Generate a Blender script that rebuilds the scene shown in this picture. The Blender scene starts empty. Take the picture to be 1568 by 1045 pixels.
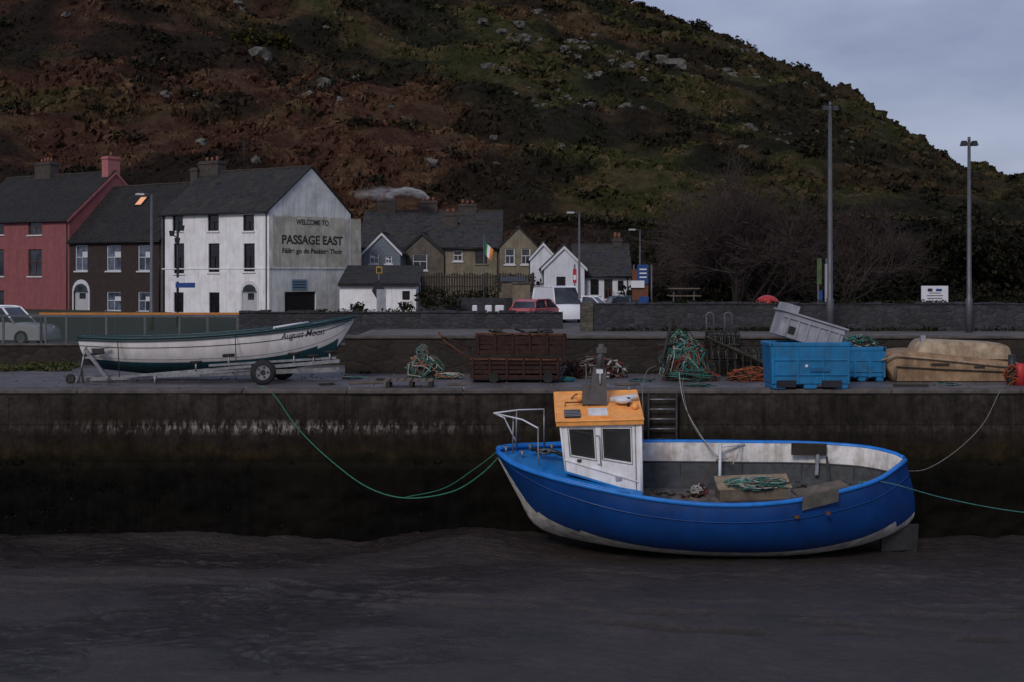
import bpy, bmesh, math, random
import numpy as np
from mathutils import Vector, Matrix
from mathutils.bvhtree import BVHTree
random.seed(7); rng=np.random.default_rng(7)
F=2178.0; HY=421.0; CX=784.0; CH=2.93
Z=Vector((0,0,1))
def P(px,py,D): return Vector(((px-CX)/F*D, D, CH-(py-HY)/F*D))
def V(*a): return Vector(a)
sc=bpy.context.scene
col=sc.collection

# ---------------------------------------------------------------- noise
_T=rng.random((256,256))
def vn(x,y,s=0):
    x=np.asarray(x,float)+s*17.3; y=np.asarray(y,float)+s*31.7
    xi=np.floor(x).astype(int); yi=np.floor(y).astype(int); fx=x-xi; fy=y-yi
    fx=fx*fx*(3-2*fx); fy=fy*fy*(3-2*fy)
    a=_T[xi&255,yi&255]; b=_T[(xi+1)&255,yi&255]; c=_T[xi&255,(yi+1)&255]; d=_T[(xi+1)&255,(yi+1)&255]
    return (a*(1-fx)+b*fx)*(1-fy)+(c*(1-fx)+d*fx)*fy
def fbm(x,y,o=5,s=0):
    r=0;a=.5;t=0
    for i in range(o):
        r=r+a*vn(np.asarray(x)*2**i,np.asarray(y)*2**i,s+i*3); t+=a; a*=.5
    return r/t
def sstep(a,b,x):
    t=np.clip((x-a)/(b-a),0,1); return t*t*(3-2*t)

# ---------------------------------------------------------------- materials
class NT:
    def __init__(s,name):
        s.m=bpy.data.materials.new(name); s.m.use_nodes=True; s.t=s.m.node_tree
        s.b=s.t.nodes['Principled BSDF']; s.tc=s.n('ShaderNodeTexCoord')
    def n(s,t,**k):
        x=s.t.nodes.new(t)
        for a,b in k.items(): setattr(x,a,b)
        return x
    def l(s,a,b): s.t.links.new(a,b)
    def set(s,inp,v):
        if hasattr(v,'links') or hasattr(v,'is_linked'): s.l(v,inp)
        else: inp.default_value=v
    def map(s,sc=(1,1,1)):
        m=s.n('ShaderNodeMapping'); s.l(s.tc.outputs['Object'],m.inputs[0]); m.inputs['Scale'].default_value=sc; return m.outputs[0]
    def noise(s,scale,detail=6,rough=.6,vec=None,dist=0):
        x=s.n('ShaderNodeTexNoise'); s.l(vec or s.tc.outputs['Object'],x.inputs['Vector'])
        x.inputs['Scale'].default_value=scale; x.inputs['Detail'].default_value=detail; x.inputs['Roughness'].default_value=rough
        x.inputs['Distortion'].default_value=dist; return x.outputs['Fac']
    def ramp(s,f,stops):
        r=s.n('ShaderNodeValToRGB'); s.l(f,r.inputs[0]); e=r.color_ramp.elements
        while len(e)<len(stops): e.new(.5)
        for i,(p,c) in enumerate(stops):
            e[i].position=p; e[i].color=(*c,1) if not isinstance(c,(int,float)) else (c,c,c,1)
        return r.outputs[0]
    def mix(s,f,a,b,bt='MIX'):
        m=s.n('ShaderNodeMix',data_type='RGBA',blend_type=bt); s.set(m.inputs[0],f)
        for i,v in ((6,a),(7,b)):
            if isinstance(v,tuple): m.inputs[i].default_value=(*v,1) if len(v)==3 else v
            else: s.l(v,m.inputs[i])
        return m.outputs[2]
    def math(s,op,a,b=0.0,c=None):
        m=s.n('ShaderNodeMath',operation=op); s.set(m.inputs[0],a); s.set(m.inputs[1],b)
        if c is not None: s.set(m.inputs[2],c)
        return m.outputs[0]
    def sep(s,vec=None):
        x=s.n('ShaderNodeSeparateXYZ'); s.l(vec or s.tc.outputs['Object'],x.inputs[0]); return x.outputs
    def bump(s,h,st=.3,d=.05):
        b=s.n('ShaderNodeBump'); s.l(h,b.inputs['Height']); b.inputs['Strength'].default_value=st; b.inputs['Distance'].default_value=d
        s.l(b.outputs[0],s.b.inputs['Normal'])
    def fin(s,c,rough=.7,metal=0,spec=.4):
        s.set(s.b.inputs['Base Color'],(*c,1) if isinstance(c,tuple) else c); s.set(s.b.inputs['Roughness'],rough)
        s.b.inputs['Metallic'].default_value=metal; s.b.inputs['Specular IOR Level'].default_value=spec
        return s.m
def k(c,f): return tuple(min(1,x*f) for x in c)
def M(name,c,rough=.7,var=.3,scale=4,bump=.15,metal=0,dirt=0,dc=(.03,.025,.02),streak=0,spec=.35,bs=None):
    t=NT(name)
    a=t.ramp(t.noise(scale),[(.3,k(c,1-var)),(.7,k(c,1+var))])
    if dirt:
        a=t.mix(t.math('MULTIPLY',t.ramp(t.noise(scale*.6,8,.7),[(.48,0),(.72,1)]),dirt),a,dc)
    if streak:
        a=t.mix(t.math('MULTIPLY',t.ramp(t.noise(1.6,6,.7,t.map((2.5,2.5,.22))),[(.45,0),(.75,1)]),streak),a,dc)
    if bump: t.bump(t.noise(bs or scale*6,4),bump,.03)
    r=t.ramp(t.noise(scale*1.7),[(.3,max(.02,rough-.12)),(.7,min(1,rough+.1))])
    return t.fin(a,r,metal,spec)
def glass(name,c=(.02,.024,.03)):
    t=NT(name); a=t.ramp(t.noise(1.2,2),[(.35,k(c,.4)),(.65,k(c,2.0))])
    return t.fin(a,.12,0,.6)
def slate(name,c,moss=.3):
    t=NT(name); z=t.sep()[2]
    f=t.math('FRACT',t.math('MULTIPLY',z,5.0))
    vor=t.n('ShaderNodeTexVoronoi'); t.l(t.map((3.3,3.3,6)),vor.inputs[0]); vor.inputs['Scale'].default_value=1
    a=t.ramp(t.noise(2.5),[(.3,k(c,.5)),(.7,k(c,1.5))])
    a=t.mix(.6,a,t.mix(1.0,vor.outputs['Color'],k(c,2.0),'MULTIPLY'))
    hs=t.n('ShaderNodeHueSaturation'); t.l(a,hs.inputs['Color']); hs.inputs['Saturation'].default_value=.35; a=hs.outputs[0]
    a=t.mix(t.ramp(f,[(0,1),(.2,0)]),a,k(c,.2))
    a=t.mix(t.math('MULTIPLY',t.ramp(t.noise(.9,8,.75),[(.5,0),(.68,1)]),moss),a,(.05,.046,.026))
    t.bump(f,.3,.03); return t.fin(a,.75,0,.25)
def stone(name,c,sx=3.4,sz=6.5,mortar=.5,wet=.8):
    t=NT(name); mp=t.map((sx,sx,sz))
    dn=t.n('ShaderNodeTexNoise'); t.l(mp,dn.inputs['Vector']); dn.inputs['Scale'].default_value=1.3
    vm=t.n('ShaderNodeVectorMath',operation='MULTIPLY_ADD'); t.l(dn.outputs['Color'],vm.inputs[0]); vm.inputs[1].default_value=(.7,.7,.7); t.l(mp,vm.inputs[2]); mp=vm.outputs[0]
    v=t.n('ShaderNodeTexVoronoi'); t.l(mp,v.inputs[0]); v.inputs['Scale'].default_value=1
    e=t.n('ShaderNodeTexVoronoi',feature='DISTANCE_TO_EDGE'); t.l(mp,e.inputs[0]); e.inputs['Scale'].default_value=1
    r=t.sep(v.outputs['Color'])[0]
    a=t.ramp(r,[(0,k(c,.45)),(1,k(c,1.7))]); a=t.mix(.5,a,t.ramp(t.noise(9,8,.7),[(.3,k(c,.4)),(.7,k(c,1.7))]))
    ed=t.ramp(e.outputs['Distance'],[(.0,1),(.10,0)])
    a=t.mix(t.math('MULTIPLY',ed,mortar),a,k(c,.3))
    a=t.mix(t.math('MULTIPLY',t.ramp(t.noise(.6,7,.7),[(.45,0),(.7,1)]),.6),a,(.022,.022,.014))
    t.bump(t.ramp(e.outputs['Distance'],[(0,0),(.2,1)]),.4,.03); return t.fin(a,wet,0,.25)

white=M('white_render',(.76,.76,.78),.85,.08,1.5,.1,dirt=.35,dc=(.28,.28,.26),streak=.4)
white2=M('white_wall_bungalow',(.58,.60,.66),.85,.1,1.5,.1,streak=.3)
beige=M('weathered_plaster',(.50,.47,.39),.9,.25,1.1,.25,dirt=.6,dc=(.16,.15,.11),streak=.55)
gablew=M('weathered_white_gable',(.68,.68,.66),.9,.15,1.0,.2,dirt=.5,dc=(.2,.2,.17),streak=.55)
brown=M('brown_render',(.036,.024,.023),.85,.2,2,.1,streak=.3)
redm=M('red_render',(.24,.078,.084),.85,.12,2,.1,streak=.35)
pink=M('pink_barge',(.36,.13,.13),.8,.15,2,.1,streak=.3)
greyr=M('grey_render',(.11,.098,.086),.9,.35,1.5,.15,dirt=.4,streak=.45)
cream=M('cream_render',(.19,.165,.12),.9,.2,1.5,.15,dirt=.4,streak=.45)
sl1=slate('slate_dark',(.022,.020,.020),.75); sl2=slate('slate_brownish',(.016,.013,.014),.3); sl3=slate('slate_grey',(.028,.027,.031),.35)
chim=M('chimney_render',(.055,.046,.042),.9,.3,3,.2); pot=M('chimney_pot',(.16,.07,.04),.8,.2)
trimw=M('white_trim',(.55,.56,.6),.5,.08,3,0); blackp=M('black_trim',(.01,.01,.011),.5,.2,3,0)
gl=glass('window_glass'); gdark=glass('dark_opening',(.006,.006,.007)); gblue=glass('sky_reflection_glass',(.06,.075,.11)); gcab=glass('wheelhouse_glass',(.007,.009,.009))  # gblue: the sky's blue reflection is painted into the pane colour
GAR=M('garage_door',(.02,.016,.014),.6,.2,3,.1); DOOR=M('door_white',(.4,.41,.43),.5,.1,3,0)
steel=M('galvanised_steel',(.22,.23,.25),.45,.3,8,.05,metal=.5,dirt=.6,dc=(.08,.05,.035))
polem=M('lamp_pole_grey',(.095,.10,.11),.5,.2,2,.05,metal=.3)
darkm=M('dark_metal',(.02,.02,.022),.5,.3,5,.1)
rust=M('rusty_steel',(.030,.012,.009),.85,.5,6,.3,dirt=.5,dc=(.01,.007,.006))
rustl=M('rust_light',(.09,.036,.018),.85,.5,6,.3)
wood=M('old_wood',(.12,.095,.072),.85,.35,5,.3,dirt=.4); woodd=M('dark_wood',(.03,.024,.019),.85,.35,5,.3)
rubber=M('tyre_rubber',(.012,.012,.013),.75,.3,8,.1)
blueH=M('blue_hull_paint',(.003,.043,.190),.38,.16,1.3,.06,dirt=.5,dc=(.006,.028,.095),streak=.5,spec=.45,bs=3)
blueR=M('blue_rail_paint',(.014,.18,.60),.4,.2,4,.05,dirt=.35,dc=(.02,.06,.15))
blueD=M('blue_deck_paint',(.012,.17,.50),.45,.2,4,.1,dirt=.4,dc=(.02,.06,.12))
boot=M('dirty_white_boot',(.60,.57,.52),.7,.3,4,.15,dirt=.6,dc=(.07,.05,.035),streak=.4)
inw=M('bulwark_white',(.58,.57,.56),.6,.15,4,.1,dirt=.8,dc=(.2,.15,.11),streak=.7)
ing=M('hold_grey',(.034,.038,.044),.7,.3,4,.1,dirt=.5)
deckg=M('deck_grey',(.11,.10,.10),.45,.45,5,.15,dirt=.7,dc=(.03,.024,.019))
cabw=M('cabin_white',(.74,.75,.78),.45,.1,4,.05,dirt=.3,dc=(.3,.24,.18),streak=.45)
orange=M('orange_roof',(.92,.38,.10),.55,.15,6,.1,dirt=.45,dc=(.45,.18,.05),streak=.2)
bluep=M('blue_plastic',(.010,.155,.35),.45,.22,4,.08,dirt=.55,dc=(.03,.07,.10),streak=.5)
greyp=M('grey_plastic',(.30,.31,.35),.5,.15,4,.05,dirt=.4,streak=.5,dc=(.12,.11,.10))
radarg=M('radar_housing_grey',(.08,.075,.075),.55,.2,5,.05,dirt=.3)
teal=M('dark_teal_paint',(.008,.036,.04),.45,.2,3,.05); tealb=M('teal_antifoul',(.012,.058,.075),.6,.3,3,.1,dirt=.4)
hullw=M('white_hull_paint',(.62,.60,.60),.35,.08,2,.03,dirt=.35,dc=(.3,.27,.23),streak=.5)
tan=M('tan_fibreglass',(.27,.175,.10),.75,.4,3,.25,dirt=.9,dc=(.09,.055,.035),streak=.7)
tanl=M('pale_fibreglass',(.36,.28,.19),.7,.35,3,.2,dirt=.9,dc=(.15,.09,.05),streak=.7)
greenrope=M('green_rope',(.03,.16,.10),.8,.3,20,0); ropeg=M('grey_rope',(.16,.16,.15),.8,.3,20,0)
netg=M('net_green',(.03,.12,.08),.85,.4,9,.1); nett=M('net_teal',(.04,.15,.14),.85,.4,9,.1)
neto=M('net_orange',(.27,.08,.03),.85,.4,9,.1); netr=M('net_red',(.2,.03,.02),.85,.4,9,.1); netd=M('net_dark',(.02,.02,.018),.9,.4,9,.1)
netw=M('net_white',(.32,.32,.30),.85,.3,9,.1)
redp=M('red_plastic',(.40,.03,.03),.5,.15,4,0); yel=M('yellow_paint',(.5,.3,.02),.5,.1,4,0)
signb=M('sign_blue',(.01,.05,.2),.5,.1,4,0); signw=M('sign_white',(.6,.61,.66),.5,.05,4,0); signt=M('sign_text',(.02,.02,.03),.6,.1,4,0)
txt=M('painted_letters',(.03,.022,.02),.9,.6,3,0,dirt=.5,dc=(.14,.12,.1)); grn=M('sign_green',(.02,.2,.06),.6,.1,4,0); flago=M('flag_orange',(.6,.18,.02),.7,.1,4,0)
stoneW=stone('grey_stone_wall',(.038,.038,.046)); stoneB=stone('brown_stone_wall',(.024,.019,.016),1.8,3.6,.35)
conc=M('concrete_coping',(.085,.074,.068),.8,.45,2.5,.3,dirt=.8,dc=(.028,.023,.02))
quayf=M('wet_concrete',(.100,.092,.100),.5,.4,1.2,.2,dirt=.7,dc=(.040,.034,.030),spec=.45,bs=14)
asph=M('asphalt',(.05,.05,.053),.7,.25,2,.2); grassg=M('village_ground_soil',(.03,.035,.018),.95,.4,.6,.3)
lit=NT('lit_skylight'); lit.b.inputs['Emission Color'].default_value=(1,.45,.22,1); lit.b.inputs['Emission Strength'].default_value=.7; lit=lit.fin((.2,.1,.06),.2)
gpanel=NT('tinted_glass_panel'); gpanel.b.inputs['Alpha'].default_value=.5; gpanel=gpanel.fin((.025,.04,.028),.2,0,.4)

# ---------------------------------------------------------------- mesh builder
class O:
    def __init__(s,name): s.name=name; s.parts={}; s.extra=[]; s.part('body')
    def part(s,n): s.cur=s.parts.setdefault(n,dict(v=[],f=[],m=[],mats=[],s=[])); return s
    def face(s,pts,m,sm=False):
        c=s.cur; b=len(c['v']); c['v']+= [tuple(p) for p in pts]; s._f(list(range(b,b+len(pts))),m,sm)
    def _f(s,idx,m,sm=False):
        c=s.cur
        if m not in c['mats']: c['mats'].append(m)
        c['f'].append(idx); c['m'].append(c['mats'].index(m)); c['s'].append(sm)
    def ob(s,p,a,b,c_,m):
        p,a,b,c_=map(Vector,(p,a,b,c_)); c=s.cur; n=len(c['v'])
        for kk in (Vector(),a,a+b,b): c['v'].append(tuple(p+kk))
        for kk in (Vector(),a,a+b,b): c['v'].append(tuple(p+kk+c_))
        for f in ([0,3,2,1],[4,5,6,7],[0,1,5,4],[1,2,6,5],[2,3,7,6],[3,0,4,7]): s._f([n+i for i in f],m)
    def box(s,c,sz,m,rz=0,R=None):
        R=R or Matrix.Rotation(rz,3,'Z'); a,b,d=R@V(sz[0],0,0),R@V(0,sz[1],0),R@V(0,0,sz[2])
        s.ob(Vector(c)-(a+b+d)/2,a,b,d,m)
    def hexa(s,p,m):
        c=s.cur; n=len(c['v']); c['v']+=[tuple(q) for q in p]
        for f in ([0,3,2,1],[4,5,6,7],[0,1,5,4],[1,2,6,5],[2,3,7,6],[3,0,4,7]): s._f([n+i for i in f],m)
    def taper(s,c,w0,d0,w1,d1,h,m,rz=0,R=None):
        R=R or Matrix.Rotation(rz,3,'Z'); c=Vector(c)
        s.hexa([c+R@V(x*w0/2,y*d0/2,0) for x,y in ((-1,-1),(1,-1),(1,1),(-1,1))]+[c+R@V(x*w1/2,y*d1/2,h) for x,y in ((-1,-1),(1,-1),(1,1),(-1,1))],m)
    def tube(s,pts,r,m,n=6):
        pts=[Vector(p) for p in pts]; c=s.cur; rs=r if isinstance(r,(list,tuple)) else [r]*len(pts)
        up=None; b0=len(c['v'])
        for i,p in enumerate(pts):
            t=(pts[min(i+1,len(pts)-1)]-pts[max(i-1,0)])
            if t.length<1e-6: t=Z.copy()
            t.normalize()
            if up is None: up=Z.cross(t) if abs(t.z)<.95 else V(1,0,0).cross(t)
            up=(up-t*up.dot(t))
            if up.length<1e-5: up=t.orthogonal()
            up.normalize(); w=t.cross(up)
            for j in range(n):
                a=2*math.pi*j/n; c['v'].append(tuple(p+(up*math.cos(a)+w*math.sin(a))*rs[i]))
        for i in range(len(pts)-1):
            for j in range(n):
                a=b0+i*n+j; b=b0+i*n+(j+1)%n; s._f([a,b,b+n,a+n],m,n>4)
        s._f([b0+j for j in range(n)][::-1],m); e=b0+(len(pts)-1)*n; s._f([e+j for j in range(n)],m)
    def loft(s,rows,mf,sm=True):
        c=s.cur; b=len(c['v']); w=len(rows[0])
        for r in rows: c['v']+=[tuple(p) for p in r]
        for i in range(len(rows)-1):
            for j in range(w-1):
                a=b+i*w+j; s._f([a,a+1,a+w+1,a+w],mf(i,j) if callable(mf) else mf,sm)
    def ball(s,c,r,m,n=12,lump=0,half=False):
        c=Vector(c); rows=[]
        for i in range(n//2+1):
            th=math.pi*i/(n//2)*(.5 if half else 1); row=[]
            for j in range(n+1):
                ph=2*math.pi*(j%n)/n; q=1+lump*(float(vn(j%n*.9+c.x*3,i*.9+c.y))-.5)
                row.append(c+V(r[0]*math.sin(th)*math.cos(ph)*q,r[1]*math.sin(th)*math.sin(ph)*q,r[2]*math.cos(th)*q))
            rows.append(row)
        s.loft(rows,m)
    def prism(s,pts,vec,m,mc=None):
        pts=[Vector(p) for p in pts]; vec=Vector(vec); s.face(pts[::-1],mc or m); s.face([p+vec for p in pts],mc or m)
        for i in range(len(pts)):
            a,b=pts[i],pts[(i+1)%len(pts)]; s.face([a,b,b+vec,a+vec],m)
    def done(s,bevel=0):
        objs=[]
        parts={a:b for a,b in s.parts.items() if b['f']}
        for n,c in parts.items():
            me=bpy.data.meshes.new(s.name+'_'+n); me.from_pydata(c['v'],[],c['f']); 
            for m in c['mats']: me.materials.append(m)
            me.polygons.foreach_set('material_index',c['m']); me.polygons.foreach_set('use_smooth',c['s']); me.update()
            o=bpy.data.objects.new(n,me); col.objects.link(o); objs.append(o)
            if bevel:
                b=o.modifiers.new('bevel','BEVEL'); b.width=bevel; b.segments=1; b.limit_method='ANGLE'
        if len(objs)==1 and not s.extra: objs[0].name=s.name; return objs[0]
        e=bpy.data.objects.new(s.name,None); col.objects.link(e)
        for o in objs+s.extra: o.parent=e
        return e
def npmesh(name,v,f,m,colr=None,smooth=False):
    me=bpy.data.meshes.new(name); me.from_pydata(v.tolist(),[],f.tolist()); me.materials.append(m)
    if colr is not None:
        a=me.color_attributes.new('Col','FLOAT_COLOR','POINT'); a.data.foreach_set('color',np.hstack([colr,np.ones((len(colr),1))]).astype(np.float32).ravel())
    if smooth: me.polygons.foreach_set('use_smooth',[True]*len(f))
    me.update(); o=bpy.data.objects.new(name,me); col.objects.link(o); return o
def vcolmat(name,fine=1.5,rough=.95,bump=.5,bd=.3):
    t=NT(name); a=t.n('ShaderNodeAttribute',attribute_name='Col').outputs['Color']
    f=t.ramp(t.noise(fine,8,.75),[(.3,.4),(.7,1.6)]); a=t.mix(1.0,a,f,'MULTIPLY')
    if bump: t.bump(t.noise(fine,8,.75),bump,bd)
    return t.fin(a,rough,0,.1)
leafm=vcolmat('foliage_leaves',3,.9,0)
def leaves(name,blobs,size,cols,m=leafm,flat=1.0):
    vs=[];cs=[]
    for c,r,n in blobs:
        d=rng.normal(size=(n,3)); d/=np.linalg.norm(d,axis=1)[:,None]; rad=rng.random(n)**.45
        lump=.75+.5*vn(d[:,0]*2+c[0],d[:,1]*2+d[:,2]*3+c[1]); p=np.array(c)+d*np.array(r)*(rad*lump)[:,None]
        a=rng.normal(size=(n,3)); a/=np.linalg.norm(a,axis=1)[:,None]; b=np.cross(a,rng.normal(size=(n,3))); b/=np.linalg.norm(b,axis=1)[:,None]
        sz=size*(.5+rng.random(n))[:,None]; a=a*sz; b=b*sz*.6
        q=np.stack([p-a-b*.3,p-b,p+a,p+b],1).reshape(-1,3); vs.append(q)
        ci=np.array(cols)[rng.integers(0,len(cols),n)]*(.6+.8*rng.random(n))[:,None]; cs.append(np.repeat(ci,4,0))
    v=np.vstack(vs); cc=np.vstack(cs); f=np.arange(len(v)).reshape(-1,4)
    return npmesh(name,v,f,m,cc)
def crom(pts,n):
    pts=[Vector(p) for p in pts]; out=[]; m=len(pts)-1
    for i in range(n):
        t=i/(n-1)*m; j=min(int(t),m-1); u=t-j
        p0=pts[j-1] if j>0 else 2*pts[0]-pts[1]; p1=pts[j]; p2=pts[j+1]; p3=pts[j+2] if j+2<=m else 2*pts[m]-pts[m-1]
        out.append(.5*((2*p1)+(p2-p0)*u+(2*p0-5*p1+4*p2-p3)*u*u+(3*p1-p0-3*p2+p3)*u**3))
    return out
def text(s,w,ctr,right,up,nrm,m,name,h=None,shear=0,bold=.012):
    cu=bpy.data.curves.new(name,'FONT'); cu.body=s; cu.align_x='CENTER'; cu.shear=shear; cu.offset=bold
    ob=bpy.data.objects.new('tmp',cu); col.objects.link(ob); dg=bpy.context.evaluated_depsgraph_get(); dg.update()
    me=bpy.data.meshes.new_from_object(ob.evaluated_get(dg)); bpy.data.objects.remove(ob)
    xs=[v.co.x for v in me.vertices]; ys=[v.co.y for v in me.vertices]; x0,x1,y0,y1=min(xs),max(xs),min(ys),max(ys)
    sx=w/(x1-x0); sy=h/(y1-y0) if h else sx; ctr=Vector(ctr)
    for v in me.vertices:
        v.co=ctr+Vector(right)*((v.co.x-(x0+x1)/2)*sx)+Vector(up)*((v.co.y-(y0+y1)/2)*sy)+Vector(nrm)*.012
    me.materials.clear(); me.materials.append(m); o=bpy.data.objects.new(name,me); col.objects.link(o); return o

# ---------------------------------------------------------------- walls with openings
def qwall(o,A,B,C,D,ops,m,n,depth=.16,bar=.07):
    A,B,C,D,n=map(Vector,(A,B,C,D,n))
    def p(u,v,d=0): return (A*(1-u)+B*u)*(1-v)+(D*(1-u)+C*u)*v+n*d
    us=sorted({0,1}|{x for q in ops for x in q[:2]}); vs=sorted({0,1}|{x for q in ops for x in q[2:4]})
    for i in range(len(us)-1):
        for j in range(len(vs)-1):
            cu=(us[i]+us[i+1])/2; cv=(vs[j]+vs[j+1])/2
            if any(q[0]<cu<q[1] and q[2]<cv<q[3] for q in ops): continue
            o.face([p(us[i],vs[j]),p(us[i+1],vs[j]),p(us[i+1],vs[j+1]),p(us[i],vs[j+1])],m)
    cur=o.cur; cn=[kk for kk,x in o.parts.items() if x is cur][0]
    for u0,u1,v0,v1,kind in ops:
        q=[(u0,v0),(u1,v0),(u1,v1),(u0,v1)]
        o.part('openings')
        for i in range(4):
            a,b=q[i],q[(i+1)%4]; o.face([p(*a),p(*b),p(*b,-depth),p(*a,-depth)],m)
        gm={'dark':gdark,'sash':gl,'skyl':gblue,'garage':GAR,'door':DOOR,'sashr':gl,'cab':gcab}[kind]
        o.face([p(*x,-depth*.9) for x in q],gm)
        W=(p(u1,v0)-p(u0,v0)); H=(p(u0,v1)-p(u0,v0)); w=W.length; h=H.length; W.normalize(); H.normalize(); f=bar
        fm={'sash':trimw,'skyl':trimw,'sashr':rustl,'cab':darkm,'dark':blackp}.get(kind)
        if fm:
            b0=p(u0,v0,-depth*.85); th=n*(depth*.35)
            o.ob(b0,W*w,H*f,th,fm); o.ob(b0+H*(h-f),W*w,H*f,th,fm); o.ob(b0+H*f,W*f,H*(h-2*f),th,fm); o.ob(b0+W*(w-f)+H*f,W*f,H*(h-2*f),th,fm)
            if kind in('sash','sashr','skyl','dark'):
                o.ob(b0+H*(h*.52)+W*f,W*(w-2*f),H*f*.8,th*.9,fm)
                o.ob(b0+W*(w*.5-f*.3)+H*f,W*f*.6,H*(h*.52-f),th*.7,fm)
            if kind in('sash','sashr','skyl','dark'): o.ob(p(u0,v0,0.002)-W*.1-H*.12,W*(w+.2),H*.115,n*.1,trimw if kind!='dark' else m)
            if kind=='skyl': o.ob(b0+H*(h*.55),W*w*.5,H*(h*.2),n*.004,trimw)
        if kind=='garage':
            for i in range(1,8): o.ob(p(u0,v0+(v1-v0)*i/8,-depth*.88),W*w,H*.03,n*.03,darkm)
        if kind=='door':
            o.ob(p(u0,v0,-depth*.85)+W*w*.3+H*h*.6,W*w*.4,H*h*.3,n*.02,gl)
            for sgn in (0,1): o.ob(p(u0,v0,.002)+W*(w*sgn-(.14 if not sgn else 0)),W*.14,H*h,n*.05,trimw)
            arc=[p((u0+u1)/2,v1,.003)+W*(math.cos(t)*(w/2+.14))+H*(math.sin(t)*w*.5) for t in np.linspace(0,math.pi,9)]
            o.prism(arc,n*.05,trimw)
            arc=[p((u0+u1)/2,v1,.055)+W*(math.cos(t)*(w/2-.08))+H*(math.sin(t)*w*.32) for t in np.linspace(0,math.pi,9)]
            o.face(arc,gl)
    o.part(cn)
def onplane(C,d,px,py):
    a=(px-CX)/F; n=V(-d.y,d.x,0); D=(C.x*n.x+C.y*n.y)/(a*n.x+n.y); p=V(a*D,D,CH-(py-HY)/F*D)
    return (p-C).xy.dot(d.xy),p.z
def slen(C,d,px): return onplane(C,d,px,HY)[0]
def dirs(deg): t=math.radians(deg); return V(-math.cos(t),math.sin(t),0),V(math.sin(t),math.cos(t),0)
def house(o,C,e,g,L,W,z0,ze,zr,mw,mr,fe=[],fg=[],ov=.25,og=.12,mg=None,barge=None):
    o.part('walls'); C=V(C.x,C.y,z0); H=ze-z0; h=Z*H
    def cv(d,Ln,ops):
        r=[]
        for x0,x1,y0,y1,kd in ops:
            s0,za=onplane(V(C.x,C.y,0),d,x0,y1); s1,_=onplane(V(C.x,C.y,0),d,x1,y1); _,zb=onplane(V(C.x,C.y,0),d,(x0+x1)/2,y0)
            s0,s1=sorted((s0,s1)); u0,u1,v0,v1=s0/Ln,s1/Ln,(za-z0)/H,(zb-z0)/H
            r.append((max(.005,u0),min(.995,u1),max(.002,v0),min(.995,v1),kd))
        return r
    A=C;B=C+e*L;Gp=C+g*W;E=C+e*L+g*W
    qwall(o,A,B,B+h,A+h,cv(e,L,fe),mw,-g); qwall(o,A,Gp,Gp+h,A+h,cv(g,W,fg),mg or mw,-e)
    o.face([Gp,E,E+h,Gp+h],mw); o.face([B,E,E+h,B+h],mw)
    top=Z*(zr-z0)
    o.face([A+h,Gp+h,C+g*W/2+top],mg or mw); o.face([B+h,E+h,B+g*W/2+top],mw)
    o.part('roof'); rise=zr-ze; sl=rise/(W/2)
    for sgn in (1,-1):
        base=A if sgn==1 else Gp; gd=g*sgn
        up=gd*(W/2+ov)+Z*(rise+ov*sl); st=base+h-gd*ov-Z*(ov*sl)-e*og+Z*.03
        nrm=(Z*(W/2)-gd*rise).normalized()*.10
        o.ob(st,e*(L+2*og),up,nrm,mr)
        o.tube([st-gd*.04+Z*.0,st-gd*.04+e*(L+2*og)],.06,blackp,6)
        if barge:
            for q in (-.04,L+2*og): o.ob(st+e*q-Z*.16,e*.04,up,Z*.22,barge)
    R0=C+g*W/2+top-e*og+Z*.10; nq=int((L+2*og)/.45); st_=(L+2*og)/nq
    for q in range(nq): o.ob(R0-g*.12+e*(q*st_)+Z*random.uniform(-.02,.02),e*(st_-.02),g*.24,Z*.09,chim)
    o.part('downpipe'); q=A+e*.25-g*.06; o.tube([q,q+h],.045,blackp,6)
def chimney(o,p,w,d,z0,z1,m=chim,pots=2,ax=V(1,0,0)):
    o.part('chimney'); g=V(-ax.y,ax.x,0)
    b=V(p.x,p.y,z0)-ax*w/2-g*d/2; o.ob(b,ax*w,g*d,Z*(z1-z0),m); o.ob(b-ax*.07-g*.07+Z*(z1-z0-.25),ax*(w+.14),g*(d+.14),Z*.12,m)
    for i in range(pots):
        q=V(p.x,p.y,z1)+ax*(w*((i+.5)/pots-.5)*.8); o.tube([q,q+Z*random.uniform(.28,.45)],[.13,.1],pot,8)

# ================================================================= SETTING
cX=np.array([-400,-200,-110,-60,0,24,40,50.4,64,74,82,90.4,100,108,125,150,200,400])
cZ=np.array([70,92,96,88,71.5,59.3,53.0,48.0,43.0,35.8,27.6,24.2,23.8,19.4,13,7,5,4])
def hillz(X,D):
    Xp=X*300/np.maximum(D,150)
    cr=np.interp(Xp*.55+X*.45,cX,cZ)
    s=np.clip((D-130)/170,0,1); s=s**.92
    z=3+(cr-3)*s
    z=z+(fbm(X*.03,D*.03,4,2)-.5)*10*np.sin(np.pi*np.clip(s,0,1))**.7*np.clip(cr/40,0,1)
    z=z+(fbm(X*.15,D*.15,4,5)-.5)*3.4*np.clip(s*6,0,1)
    z=z+(fbm(X*.07,D*.10,4,6)-.5)*5.0*np.sin(np.pi*np.clip(s,0,1))
    rid=1-np.abs(fbm(X*.05+D*.02,D*.09,4,9)-.5)*4
    z=z+np.clip(rid,0,1)*1.8*np.clip(s*5,0,1)
    z=z-np.clip(D-300,0,1e9)*.05
    return z
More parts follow.
